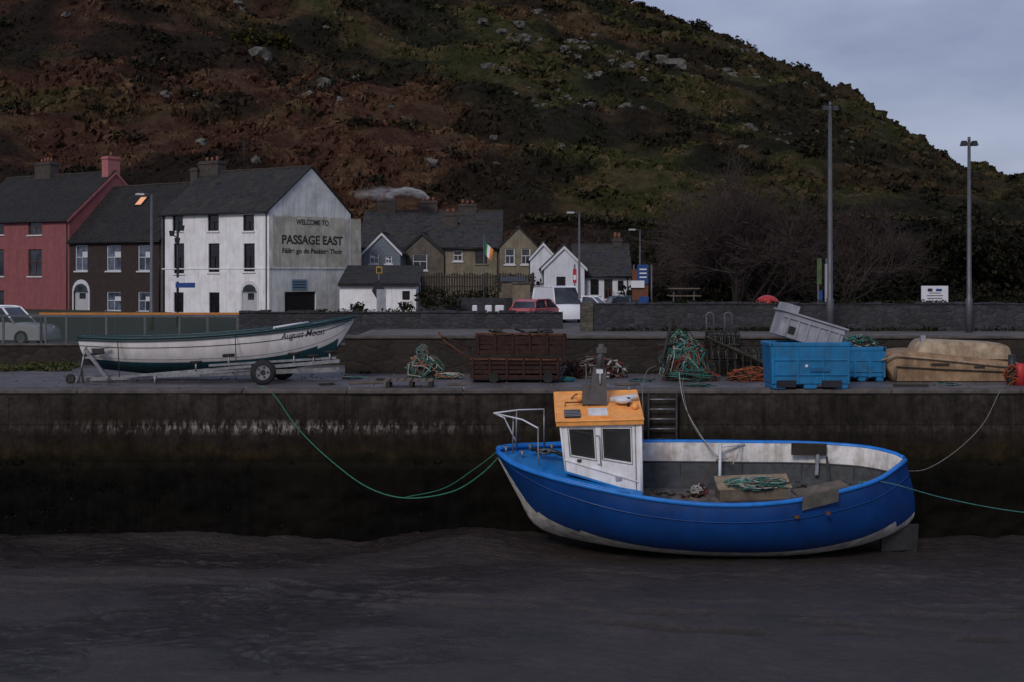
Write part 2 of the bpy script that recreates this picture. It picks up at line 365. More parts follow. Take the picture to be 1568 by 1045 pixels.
def hillcol(X,D,z):
    px=CX+X/D*F; py=HY-(z-CH)/D*F
    n1=fbm(X*.05,D*.05,5,20); n2=fbm(X*.12+7,D*.2,5,24); n3=fbm(X*.5,D*.7,4,30); band=fbm(X*.025+D*.10,D*.20,4,40)
    rustc=np.array([.062,.027,.019]); gr=np.array([.035,.037,.013]); dk=np.array([.009,.009,.007]); tn=np.array([.074,.050,.028])
    line=py-(20+.55*(px-430)); rm=sstep(-60,70,line+(n1-.5)*260)
    rm=np.where(px>950,sstep(.46,.6,n2)*.5,rm); rm=rm*(.30+.60*sstep(.36,.5,band))
    rm=np.maximum(rm,sstep(.55,.65,n1)*.5*(px<1100))
    c=gr[None]*(1-rm[:,None])+rustc[None]*rm[:,None]
    t=sstep(.5,.66,n3)*.55; c=c*(1-t[:,None])+tn[None]*t[:,None]
    d=np.maximum(sstep(.48,.60,fbm(X*.07+3,D*.14,5,50)),sstep(1000,1300,px)*.55*sstep(.4,.55,n2)); c=c*(1-d[:,None]*.8)+dk[None]*d[:,None]*.8
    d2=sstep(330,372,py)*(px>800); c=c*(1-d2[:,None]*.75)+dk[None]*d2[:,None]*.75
    return np.clip(c*(.55+.9*n3[:,None]),.002,1)
nx,ny=420,230
gx=np.concatenate([np.linspace(-400,-95,40,False),np.linspace(-95,135,nx-70),np.linspace(138,400,30)]); gy=130+ (np.linspace(0,1,ny)**1.25)*270
nx=len(gx)
XX,YY=np.meshgrid(gx,gy); x=XX.ravel(); y=YY.ravel(); z=hillz(x,y)
i=np.arange(nx*ny).reshape(ny,nx); fc=np.stack([i[:-1,:-1],i[:-1,1:],i[1:,1:],i[1:,:-1]],-1).reshape(-1,4)
hm=vcolmat('hillside_heather',.8,.97,1.0,.8)
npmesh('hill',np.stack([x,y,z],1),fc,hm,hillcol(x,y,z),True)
n=78000
ty=133+rng.random(n)**1.1*185; tx=(rng.random(n)*1.0-.5)*ty*.78
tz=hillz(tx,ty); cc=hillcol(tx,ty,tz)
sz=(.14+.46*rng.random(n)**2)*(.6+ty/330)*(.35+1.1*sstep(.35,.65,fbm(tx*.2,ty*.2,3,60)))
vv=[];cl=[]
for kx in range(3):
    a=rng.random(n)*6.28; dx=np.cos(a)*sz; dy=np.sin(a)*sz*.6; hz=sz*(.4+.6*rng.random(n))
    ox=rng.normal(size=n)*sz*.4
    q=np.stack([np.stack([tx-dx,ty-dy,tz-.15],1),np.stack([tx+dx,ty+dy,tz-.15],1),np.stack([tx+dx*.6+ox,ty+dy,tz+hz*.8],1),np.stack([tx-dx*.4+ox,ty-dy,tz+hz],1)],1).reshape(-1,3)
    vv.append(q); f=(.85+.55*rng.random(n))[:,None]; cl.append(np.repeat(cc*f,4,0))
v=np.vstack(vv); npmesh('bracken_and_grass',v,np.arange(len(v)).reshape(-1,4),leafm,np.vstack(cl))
bl=[]
def hz1(x,y): return float(hillz(np.array([x]),np.array([y]))[0])
for q in range(430):
    D=random.uniform(145,305); u=random.random()
    px=random.uniform(820,1620) if u<.75 else random.uniform(-40,900)
    X=(px-CX)/F*D
    if float(fbm(np.array([X*.06]),np.array([D*.06]),3,70)[0])<.46: continue
    r=random.uniform(.5,1.7); bl.append(((X,D,hz1(X,D)+r*.2),(r*1.5,r,r*.65),int(60*r+25)))
for px,r in ((1040,1.2),(1062,1.6),(1075,1.3),(1180,.9),(1222,1.7),(1232,1.4),(1330,1.0),(1372,1.5),(1385,1.2),(1430,.8),(1508,1.2),(1545,.8),(1290,1),(1150,1.1),(1000,1.2),(1410,.9),(1250,.8),(1310,.9),(1350,.8),(1395,.9),(1460,.8),(1485,.7),(1110,.7),(980,.9)):
    X=(px-CX)/F*300; bl.append(((X,300,hz1(X,300)+r*.3),(r*1.4,r,r*.8),170))
leaves('hillside_scrub',bl,.30,[(.014,.016,.008),(.022,.020,.010),(.011,.010,.007),(.024,.018,.011)])
bl=[]
for px,py,D,r in ((395,170,190,1.8),(370,155,193,1.2),(425,178,188,1.4),(412,160,191,1.2),(380,180,188,1.3)):
    X=(px-CX)/F*D; bl.append(((X,D,hz1(X,D)+.8),(r*1.5,r,r),260))
leaves('gorse_bush',bl,.3,[(.03,.028,.008),(.05,.038,.008),(.014,.015,.007)])
bm=bmesh.new(); bmesh.ops.create_icosphere(bm,subdivisions=2,radius=1); bv=np.array([v.co[:] for v in bm.verts]); bf=np.array([[v.index for v in f.verts] for f in bm.faces]); bm.free()
rv=[];rf=[];off=0
def rock(X,D,s,zoff=0,f=None):
    global off
    zz=hz1(X,D) if f is None else f; R=rng.random(3)*10
    q=np.sign(bv)*np.abs(bv)**.7; d=.45+1.0*vn(q[:,0]*1.9+R[0],q[:,1]*1.9+q[:,2]*2.6+R[1]); q=q*d[:,None]*np.array([s*1.15,s,s*.8])
    a=rng.random()*6; q=q@np.array([[math.cos(a),-math.sin(a),0],[math.sin(a),math.cos(a),0],[0,0,1]]); rv.append(q+np.array([X,D,zz+s*zoff])); rf.append(bf+off); off+=len(bv)
cnt=0
while cnt<240:
    D=random.uniform(150,302); px=random.uniform(-20,1560); X=(px-CX)/F*D; zz=hz1(X,D); py=HY-(zz-CH)/D*F
    pr=.04+.9*math.exp(-((px-960)/210)**2-((py-100)/80)**2)+.45*math.exp(-((px-1200)/150)**2-((py-170)/70)**2)
    if random.random()>pr: continue
    if float(fbm(np.array([X*.08]),np.array([D*.1]),3,80)[0])<.5: continue
    cnt+=1; s=random.uniform(.2,1.0)**1.6*1.0
    for j in range(random.choice((1,2,3,4))): rock(X+random.gauss(0,s*1.2),D+random.gauss(0,s),s*random.uniform(.4,1),-.05)
for px,py,s in ((398,95,1.3),(300,150,.5),(600,170,.4),(308,225,.6),(392,250,.6),(545,125,.5),(740,38,.9),(792,45,.9),(250,95,.35),(100,40,.5),(500,60,.4),(662,280,.6),(1035,105,1.5),(1015,98,1.1),(985,92,1.2)):
    for D in np.linspace(150,300,151):
        X=(px-CX)/F*D
        if HY-(hz1(X,D)-CH)/D*F<=py: rock(X,D,s,.3); break
rm_=M('grey_rock',(.095,.090,.080),.95,.6,1.6,.7,dirt=.8,dc=(.022,.022,.014),bs=4)
npmesh('hillside_rocks',np.vstack(rv),np.vstack(rf),rm_)

o=O('village_ground'); o.face([(-1500,44,-.01),(1500,44,-.01),(1500,3000,-.01),(-1500,3000,-.01)],grassg); o.done()
o=O('village_road'); o.face([(-60,52,.0),(30,52,.0),(24,104,.0),(-60,100,.0)],asph); o.face([(-60,103,.12),(-18,104,.12),(-18,102.5,.12),(-60,101,.12)],conc); o.done()
QD=36.45
t=NT('quay_wall_weathered'); zz=t.sep()[2]
w=t.math('ADD',zz,t.math('MULTIPLY',t.math('SUBTRACT',t.noise(1.1,8,.7),.5),1.2))
w=t.math('ADD',t.math('MULTIPLY',w,.25),1.0)
a=t.ramp(w,[(0,(.0022,.002,.0018)),(.44,(.003,.0027,.0022)),(.55,(.009,.0075,.004)),(.61,(.025,.017,.008)),(.66,(.019,.015,.012)),(.85,(.033,.027,.023)),(1,(.048,.041,.036))])
a=t.mix(1.0,a,t.ramp(t.noise(3.5,9,.75),[(.3,.3),(.7,1.75)]),'MULTIPLY')
a=t.mix(t.math('MULTIPLY',t.ramp(t.noise(2.2,7,.75,t.map((1.8,1,.18))),[(.45,0),(.66,1)]),.7),a,(.007,.006,.005))
a=t.mix(t.math('MULTIPLY',t.ramp(t.noise(.35,5,.6),[(.45,0),(.65,1)]),.5),a,(.010,.009,.006))
sx=t.sep(); mx=t.math('MULTIPLY',t.ramp(t.math('ABSOLUTE',t.math('ADD',sx[2],.98)),[(.0,1),(.22,0)]),t.ramp(t.noise(3.2,9,.8,t.map((2.2,1,.6))),[(.50,0),(.58,1)]))
a=t.mix(t.math('MULTIPLY',mx,t.ramp(t.math('ABSOLUTE',t.math('DIVIDE',t.math('ADD',sx[0],6.2),6.0)),[(.1,.9),(1,.08)])),a,(.30,.28,.25))
br=t.n('ShaderNodeTexBrick'); cb=t.n('ShaderNodeCombineXYZ'); t.l(sx[0],cb.inputs[0]); t.l(sx[2],cb.inputs[1]); t.l(cb.outputs[0],br.inputs['Vector'])
br.inputs['Scale'].default_value=1; br.inputs['Brick Width'].default_value=4.3; br.inputs['Row Height'].default_value=.92; br.inputs['Mortar Size'].default_value=.015; br.inputs['Mortar Smooth'].default_value=.6
a=t.mix(t.math('MULTIPLY',br.outputs['Fac'],.5),a,(.004,.003,.003))
t.bump(t.noise(5,9,.75),.6,.06); wallm=t.fin(a,.92,0,.08)
wx=np.concatenate([np.linspace(-90,-17,40,False),np.linspace(-17,17,420),np.linspace(17.3,90,40)]); wz=np.linspace(0,-4.6,70)
A,B=np.meshgrid(wx,wz); 
yy=QD+.02+(.10*(fbm(A*.8,B*.8,4,3)-.5)+.22*(fbm(A*2.2,B*3.2,4,7)-.5)*sstep(-1.6,-2.6,B))-.10*sstep(-1.80,-1.88,B)-.05*sstep(-.88,-.93,B)
i=np.arange(A.size).reshape(A.shape); fc=np.stack([i[:-1,:-1],i[:-1,1:],i[1:,1:],i[1:,:-1]],-1).reshape(-1,4)
npmesh('quay_wall',np.stack([A.ravel(),yy.ravel(),B.ravel()-.11],1),fc,wallm,None,True)
o=O('quay_coping')
x=-90
while x<90:
    l=random.uniform(2.6,4.6); o.ob((x,QD-.05+random.uniform(-.012,.012),-.13),(l-.008,0,0),(0,.62,0),(0,0,.13+random.uniform(-.008,.006)),conc); x+=l
o.done(.03)
t0=O('quay_pavement'); t0.face([(-90,QD+.5,-.006),(90,QD+.5,-.006),(90,46.2,-.006),(-90,46.2,-.006)],quayf); t0.done()
bl=[]
for q in range(300):
    X=random.uniform(-15,15); zc=random.uniform(-3.7,-2.0)
    if X>-1 and random.random()<.4: continue
    bl.append(((X,QD-.06,zc),(.4,.05,.2),50))
leaves('seaweed',bl,.05,[(.005,.005,.003),(.008,.007,.004),(.003,.003,.002),(.012,.010,.005)])
def px2x(px,D): return (px-CX)/F*D
o=O('upper_quay_wall')
xa=px2x(528,42.3); o.ob((xa,42.3,-.1),(60,0,0),(0,.5,0),(0,0,1.12),stoneB); o.ob((xa-.04,42.24,1.02),(60,0,0),(0,.8,0),(0,0,.09),conc)
o.ob((xa,42.8,-.1),(.5,0,0),(0,4,0),(0,0,1.1),stoneB)
o.ob((-60,46.2,-.1),(60+px2x(545,46.2),0,0),(0,.5,0),(0,0,.72),stoneB); o.ob((-60,46.15,.62),(60+px2x(545,46.2),0,0),(0,.6,0),(0,0,.07),conc)
o.done(.02)
o=O('upper_quay_pavement'); o.face([(xa+.1,42.9,1.03),(45,42.9,1.03),(45,52,1.03),(xa+.1,52,1.03)],M('upper_quay_concrete',(.11,.098,.09),.7,.35,2,.2,dirt=.6)); o.done()
o=O('harbour_stone_wall')
xl=px2x(366,50); xr=px2x(862,50); o.ob((xl,50,-.1),(xr-xl,0,0),(0,.45,0),(0,0,1.68),stoneW); 
x=xl
while x<xr: l=random.uniform(.3,.7); o.ob((x,49.96,1.58),(min(l-.02,xr-x),0,0),(0,.53,0),(0,0,.04+random.uniform(0,.07)),stoneW); x+=l
o.done(.015)
o=O('boundary_stone_wall'); xl=px2x(905,48); o.ob((xl,48,.9),(28,0,0),(0,.45,0),(0,0,1.02),stoneW)
o.ob((xl-.35,47.93,.9),(.42,0,0),(0,.55,0),(0,0,1.1),stone('pillar_stone',(.09,.08,.065)))
x=xl+.1
while x<xl+28: l=random.uniform(.3,.7); o.ob((x,47.96,1.915),(l-.02,0,0),(0,.53,0),(0,0,.03+random.uniform(0,.07)),stoneW); x+=l
o.done(.015)
bl=[((random.uniform(-5,16),42.2,.0),(.4,.06,.10),26) for q in range(40)]+[((random.uniform(3,17),47.9,1.08),(.5,.08,.12),26) for q in range(40)]+[((random.uniform(3,17),48.2,2.0),(.5,.2,.10),30) for q in range(22)]+[((random.uniform(-9,1),50.2,1.66),(.4,.2,.08),26) for q in range(14)]
leaves('wall_weeds',bl,.05,[(.02,.025,.01),(.03,.028,.012),(.015,.015,.008)])
# mud ------------------------------------------------------------
mx_=np.concatenate([np.linspace(-90,-18,30,False),np.linspace(-18,18,660),np.linspace(18.5,90,30)]); my=np.concatenate([np.linspace(1,20,20,False),np.linspace(20,37,470)])
A,B=np.meshgrid(mx_,my); inn=(B>20)*(np.abs(A)<18)
wet=np.clip(sstep(.42,.58,fbm(A*.22+5,B*.45,4,71))*(.30+.70*sstep(2,-4,A)),0,1)
z=-3.86+.22*(fbm(A*.2,B*.3,4,11)-.5)+.07*(fbm(A*.8,B*1.3,4,15)-.5)+.045*(fbm(A*2.2,B*2.6,4,16)-.5)+.020*(fbm(A*9,B*7,3,17)-.5)*inn
near=np.exp(-np.clip(36.4-B,0,99)/1.1); z=z+near*(.30*fbm(A*.32,B*.1,3,19)+.08*fbm(A*1.6,B*.5,3,18)-.05)
z=z+.28*np.exp(-((A+.9)/1.6)**2-((B-35.2)/1.3)**2)-.16*np.exp(-((A+3.6)/.7)**2-((B-36)/1.0)**2)
z=z+.14*np.exp(-((A-4.5)/6)**2-((B-32.4)/1.1)**2)
gm_=np.zeros_like(A)
def groove(Dl,dep,wd,m=1):
    global z,gm_; m=m*(np.abs(A)<18); gq=np.exp(-((B-Dl)/wd)**2)*m; z=z-dep*gq+dep*.5*np.exp(-((B-Dl-wd*2.0)/wd)**2)*m; gm_=np.maximum(gm_,gq*min(1,dep*12))
w1=(fbm(A*.35,A*0+3,3,33)-.5)*.9; w2=(fbm(A*.4,A*0+3,3,35)-.5)*1.1; w3=(fbm(A*2.6,A*0+3,3,34)-.5)*.2
groove(np.interp(A,[-15,-7,-4,-1,3,15],[31.7,31.2,30.2,28.9,28.5,28.4])+w1*.4+w3,.11,.13,.25+.75*sstep(.25,.6,vn(A*1.5,B*0,3)))
groove(np.interp(A,[-15,-6,-1,3,15],[31.0,30.4,28.2,27.1,26.5])+w2*.4+w3,.10,.11,sstep(-5,-1,A)*sstep(.25,.6,vn(A*1.1,B*0,4)))
groove(np.interp(A,[-15,-4,2,15],[30.6,30.3,29.6,29.1])+w2+w3,.05,.09,sstep(.4,.7,vn(A*.8,B*0,5)))
groove(np.interp(A,[-9,-5,0,5,15],[31.9,31.4,29.6,28.0,26.2])+w1*.5+w3,.07,.10,sstep(-8,-5,A)*sstep(.25,.6,vn(A*.9,B*0,8)))
groove(np.interp(A,[-15,-4,2,15],[34.0,33.4,31.8,31.6])+w2,.04,.10,sstep(.4,.7,vn(A*.9,B*0,7)))
for x0,y0,x1,y1 in ((-4.2,24.5,-6.6,29.5),(-4.2,24.5,-5.0,30.5),(-4.3,22,-4.2,24.5),(-7.5,26,-9,31),(-8,22,-7.5,26)):
    tt_=np.clip(((A-x0)*(x1-x0)+(B-y0)*(y1-y0))/((x1-x0)**2+(y1-y0)**2),0,1); dd_=np.hypot(A-(x0+tt_*(x1-x0))-.25*np.sin(B*2.1),(B-(y0+tt_*(y1-y0))))
    gq=np.exp(-(dd_/.10)**2); z=z-.05*gq; gm_=np.maximum(gm_,.4*gq)
rm2=sstep(.46,.62,fbm(A*.2,B*.3,3,45))*sstep(-2,2,A)
rip=np.sin(2*np.pi*((B*.75+.65*A)*2.4+3.4*fbm(A*.7,B*.7,3,44)))*rm2
rip2=np.sin(2*np.pi*((B*.8-.5*A)*2.2+5*fbm(A*.6,B*.6,3,48)))*wet*sstep(1,-3,A)
z=z+(.010*rip+.013*rip2)*inn
i=np.arange(A.size).reshape(A.shape); fc=np.stack([i[:-1,:-1],i[:-1,1:],i[1:,1:],i[1:,:-1]],-1).reshape(-1,4)
t=NT('wet_mud'); at=t.n('ShaderNodeAttribute',attribute_name='Col'); ss=t.sep(at.outputs['Color'])
a=t.ramp(t.noise(.45,8,.7),[(.3,(.018,.0130,.0118)),(.7,(.054,.039,.034))])
a=t.mix(t.ramp(t.noise(3.2,9,.8,t.map((1,.6,1))),[(.4,0),(.72,.7)]),a,(.011,.008,.007))
a=t.mix(t.math('MULTIPLY',ss[0],.9),a,(.004,.003,.0028))
a=t.mix(t.math('MULTIPLY',ss[1],.45),a,(.013,.010,.009))
rg=t.math('SUBTRACT',t.ramp(t.noise(1.3,7,.7),[(.35,.46),(.65,.64)]),t.math('MULTIPLY',ss[1],.34))
hh=t.math('ADD',t.math('MULTIPLY',t.noise(14,5,.7),.4),t.math('ADD',t.noise(5,8,.7),t.math('MULTIPLY',t.noise(1.6,6,.7,t.map((1,1.8,1))),1.8)))
t.bump(hh,.9,.09); mudm=t.fin(a,rg,0,.6)
npmesh('mud_flat',np.stack([A.ravel(),B.ravel(),z.ravel()],1),fc,mudm,np.stack([gm_.ravel(),wet.ravel(),0*A.ravel()],1),True)

# ================================================================= BUILDINGS
e,g=dirs(35)
C1=P(412,HY,105); L1=slen(C1,e,248); W1=slen(C1,g,537)
o=O('white_pub_building')
up=[(264,280,329,354,'dark'),(318,335,329,354,'dark'),(372,389,329,354,'dark'),(266,282,373,419,'dark'),(319,336,373,417,'dark'),(373,390,373,416,'dark'),(266,281,448,481,'dark'),(320,336,448,480,'dark'),(371,394,446,479,'door')]
house(o,C1,e,g,L1,W1,0,7.7,11.1,white,sl1,up,[(436,484,447,479,'garage')],mg=gablew)
o.part('walls')
pl=C1+e*L1; o.ob(V(pl.x,pl.y,0)-e*.35-g*.03,e*.3,g*.028,Z*7.6,blackp)
s0,_=onplane(C1,g,537,HY); s1,_=onplane(C1,g,553,HY); o.ob(V(C1.x,C1.y,0)+g*s0+e*.02,g*(s1-s0),e*3,Z*7.35,beige)
o.ob(V(C1.x,C1.y,3.35)-g*.04,e*L1,g*.035,Z*.08,white)
o.part('plaster_panel'); b=V(C1.x,C1.y,0)-e*.012
rag=[]
for q in np.linspace(0.04,.985,26): rag.append((q*W1,3.45+random.uniform(-.12,.12)))
for q in np.linspace(3.7,7.3,10): rag.append((W1*.985+random.uniform(-.05,.02),q))
for q in np.linspace(.985,.04,20): rag.append((q*W1,7.35+random.uniform(-.12,.1)))
o.face([b+g*s+Z*zz for s,zz in rag],beige)
o.ob(V(C1.x,C1.y,3.38)-e*.06,g*W1,e*.055,Z*.09,gablew)
o.part('sign'); s0,za=onplane(C1,g,446,444); s1,zb=onplane(C1,g,469,428); o.ob(V(C1.x,C1.y,za)+g*s0-e*.06,g*(s1-s0),e*.05,Z*(zb-za),M('pub_sign',(.16,.24,.32),.6,.2))
for q in range(3): o.ob(V(C1.x,C1.y,za+.15+q*.2)+g*(s0+.12)-e*.07,g*(s1-s0-.24),e*.008,Z*.07,signt)
for s,cx,cy,w,h in (('WELCOME TO',478,341,50,8.5),('PASSAGE EAST',478,368,93,14),('Fáilte go dn Pasáiste Thoir',478,386,92,10)):
    sa,zc=onplane(C1,g,cx,cy); s1,_=onplane(C1,g,cx-w/2,cy); s2,_=onplane(C1,g,cx+w/2,cy); dd=108
    o.extra.append(text(s,s2-s1,V(C1.x,C1.y,zc)+g*((s1+s2)/2)-e*.012,g,Z,-e,txt,'lettering',h*dd/F,0,.028))
ch=C1+e*(L1*.93)+g*(W1/2); chimney(o,ch,2.2,.9,10,12.1,chim,3,e); q=C1+e*(L1*.62)+g*(W1/2); o.part('aerial'); o.tube([V(q.x,q.y,11),V(q.x,q.y,13.6)],.03,darkm); 
for hh_ in (12.9,13.2,13.5): o.tube([V(q.x-.5,q.y,hh_),V(q.x+.5,q.y,hh_)],.02,darkm)
o.done()
C2=C1+e*L1; L2=slen(C1,e,106)-L1
o=O('brown_terraced_house')
house(o,C2,e,g,L2,9.2,0,5.75,10.35,brown,sl2,[(115,134,376,415,'skyl'),(163,185,376,415,'skyl'),(211,231,376,415,'skyl'),(163,185,447,480,'skyl'),(211,231,447,480,'skyl'),(113,136,446,482,'door')],og=.0)
o.part('skylights')
nr=(Z*4.6-g*4.6).normalized(); us=(g+Z).normalized()
for sp,zz,m_ in ((onplane(C1,e,202,HY)[0]+2.0,8.5,lit),(onplane(C1,e,240,HY)[0]-1.2,8.9,lit)):
    bb=V(C1.x,C1.y,5.75)+e*sp+g*(zz-5.75)+Z*(zz-5.75)+nr*.13; o.ob(bb,e*.9,us*1.1,nr*.08,darkm); o.ob(bb+e*.1+us*.1+nr*.08,e*.7,us*.9,nr*.01,m_)
chimney(o,C2+e*(L2*.05)+g*4.6,.8,1.6,9.5,11.6,chim,2,e)
o.done()
C3=C2+e*L2; L3=slen(C1,e,-60)-L1-L2
o=O('red_terraced_house')
house(o,C3,e,g,L3,9.6,0,7.6,11.7,redm,sl2,[(43,64,338,360,'sashr'),(43,64,382,423,'sashr'),(-20,6,382,423,'sashr'),(-20,6,338,360,'sashr'),(-20,6,445,480,'sashr')],og=.05,barge=pink)
chimney(o,C3+e*.6+g*4.8,.8,1.3,11.2,13.1,pink,1,e); chimney(o,C3+e*(L3*.62)+g*4.8,2.2,.9,11,13.0,chim,4,e)
o.done()
o=O('low_white_outbuilding')
Cc=P(637,HY,103); W=px2x(637,103)-px2x(520,103)
qwall(o,V(Cc.x-W,103,0),V(Cc.x,103,0),V(Cc.x,103,2.2),V(Cc.x-W,103,2.2),[(.82,.92,.5,.8,'dark')],white,V(0,-1,0))
o.face([V(Cc.x,103,0),V(Cc.x,109,0),V(Cc.x,109,3.4),V(Cc.x,103,2.2)],white)
o.part('roof'); o.ob(V(Cc.x-W-.1,102.75,2.18),V(W+.35,0,0),V(0,6,1.35),V(0,-.03,.12),sl1); o.ob(V(Cc.x-W-.1,102.72,2.08),V(W+.35,0,0),V(0,.06,0),V(0,0,.12),blackp); o.done()
X_=V(1,0,0);Y_=V(0,1,0)
o=O('grey_terraced_house'); Cc=P(768,HY,128)
house(o,Cc,-X_,Y_,Cc.x-px2x(553,128),8,0,5.5,8.75,greyr,sl3,[(700,716,384,410,'dark')])
for px,zt in ((592,10.0),(656,9.8),(716,9.5)): chimney(o,V(px2x(px,132),132,0),1.7,.8,8.2,zt,chim,3)
Cc=P(612,HY,123); house(o,Cc,Y_,X_,7,px2x(680,123)-Cc.x,0,4.75,6.5,greyr,sl3,[],[(632,654,388,414,'sash')],barge=blackp)
o.done()
o=O('blue_grey_cottage'); Cc=P(556,HY,117); house(o,Cc,Y_,X_,6,px2x(613,117)-Cc.x,0,4.75,6.3,M('bluegrey_render',(.13,.15,.18),.85,.2),sl3,[],[(590,600,392,404,'skyl'),(566,580,388,404,'skyl')],barge=trimw,ov=.15); o.done()
o=O('cream_house'); Cc=P(766,HY,118); house(o,Cc,-X_,Y_,Cc.x-px2x(682,118),7.5,0,5.2,7.2,cream,sl3,[(694,708,384,400,'sash'),(728,746,384,404,'dark')])
house(o,P(765,HY,115.5),Y_,X_,8,px2x(823,115.5)-px2x(765,115.5),0,5.15,6.7,cream,sl3,[],[(773,788,381,405,'sash'),(798,812,381,405,'sash')],ov=.15)
chimney(o,V(px2x(690,121.5),121.5,0),1.2,.7,6.8,8.2); o.done()
o=O('white_bungalow'); D=104; Cc=P(833,HY,D); 
house(o,Cc,Y_,X_,7,px2x(895,D)-Cc.x,0,3.5,4.95,white2,sl3,[],[(852,866,424,456,'dark')],barge=trimw,ov=.2)
Cc=P(966,HY,D+1); house(o,Cc,-X_,Y_,Cc.x-px2x(880,D+1),6.5,0,2.9,5.1,white2,sl3,[(904,917,428,452,'dark'),(925,938,428,458,'sashr'),(946,955,430,446,'dark')]); 
Cc=P(812,HY,D+5); house(o,Cc,Y_,X_,7,px2x(852,D+5)-Cc.x,0,4.2,5.3,white2,sl3,[],[],barge=trimw,ov=.1)
o.part('chimney'); chimney(o,V(px2x(945,D+4.3),D+4.3,0),.7,.6,4.6,5.7); o.done()
o=O('garden_retaining_wall'); o.ob((px2x(640,100),100,0),(px2x(828,100)-px2x(640,100),0,0),(0,.4,0),(0,0,1.3),stoneW)
o.ob((px2x(785,98),98,0),(1.2,0,0),(0,1.0,0),(0,0,2.3),cream); o.ob((px2x(783,98),97.9,2.3),(1.4,0,0),(0,1.2,0),(0,0,.12),conc); o.done()
o=O('wooden_garden_fence')
for i_ in range(46):
    x=px2x(640,106)+i_*.19; o.ob((x,106,1.6),(.13,0,0),(0,.03,0),(0,0,1.4+.08*math.sin(i_)),woodd)
o.ob((px2x(640,106),106.04,2.0),(8.8,0,0),(0,.05,0),(0,0,.08),woodd); o.ob((px2x(640,106),106.04,2.7),(8.8,0,0),(0,.05,0),(0,0,.08),woodd)
for i_ in range(6): o.ob((px2x(640,106)+i_*1.7,106.1,0),(.1,0,0),(0,.1,0),(0,0,3.1),woodd)
o.done()
o=O('garden_shed'); D=101; x=px2x(768,D); o.ob((x,D,0),(1.6,0,0),(0,1.4,0),(0,0,2.4),wood); o.ob((x-.1,D-.1,2.4),(1.8,0,0),(0,1.6,.3),(0,0,.08),darkm); o.done()

# smoke volumes drifting from the chimney
def smoke(name,loc,scale,ry,dens,thr,nsc):
    t=bpy.data.materials.new(name+'_volume'); t.use_nodes=True; nt=t.node_tree; nt.nodes.clear()
    out=nt.nodes.new('ShaderNodeOutputMaterial'); pv=nt.nodes.new('ShaderNodeVolumePrincipled'); nt.links.new(pv.outputs[0],out.inputs['Volume']); pv.inputs['Color'].default_value=(.99,.99,1,1)
    tc=nt.nodes.new('ShaderNodeTexCoord'); oi=nt.nodes.new('ShaderNodeVectorMath'); oi.operation='ADD'; nt.links.new(tc.outputs['Object'],oi.inputs[0]); oi.inputs[1].default_value=(loc[0]*1.3,loc[2]*2.1,0)
    nz=nt.nodes.new('ShaderNodeTexNoise'); nz.inputs['Scale'].default_value=nsc; nz.inputs['Detail'].default_value=6; nz.inputs['Distortion'].default_value=.6; nt.links.new(oi.outputs[0],nz.inputs['Vector'])
    ln=nt.nodes.new('ShaderNodeVectorMath'); ln.operation='LENGTH'; nt.links.new(tc.outputs['Object'],ln.inputs[0])
    def mth(op,a,b):
        m=nt.nodes.new('ShaderNodeMath'); m.operation=op
        for i_,v_ in enumerate((a,b)):
            if isinstance(v_,(int,float)): m.inputs[i_].default_value=v_
            else: nt.links.new(v_,m.inputs[i_])
        return m.outputs[0]
    d=mth('MAXIMUM',mth('SUBTRACT',1.0,ln.outputs['Value']),0); n_=mth('MAXIMUM',mth('SUBTRACT',nz.outputs['Fac'],thr),0); nt.links.new(mth('MULTIPLY',mth('MULTIPLY',d,n_),dens),pv.inputs['Density'])
    bm=bmesh.new(); bmesh.ops.create_icosphere(bm,subdivisions=3,radius=1); me=bpy.data.meshes.new(name); bm.to_mesh(me); bm.free(); me.materials.append(t)
    ob=bpy.data.objects.new(name,me); col.objects.link(ob); ob.location=loc; ob.scale=scale; ob.rotation_euler=(0,ry,0); return ob
pe=bpy.data.objects.new('chimney_smoke',None); col.objects.link(pe)
for i_,(px,py,s_,ry,dn,th_,ns_) in enumerate(((597,300,(.55,.4,.35),.3,40,.40,1.4),(609,294,(.85,.5,.42),.1,60,.42,1.6),(625,293,(.95,.55,.45),.1,90,.42,1.7),(640,297,(.85,.5,.42),.25,130,.40,1.5),(651,301,(.45,.35,.24),.5,120,.38,1.3),(575,296,(2.4,.8,.75),-.05,6,.40,1.8))):
    q=smoke('puff_%d'%(i_+1),P(px,py,129.5+.05*i_),s_,ry,dn,th_,ns_); q.parent=pe

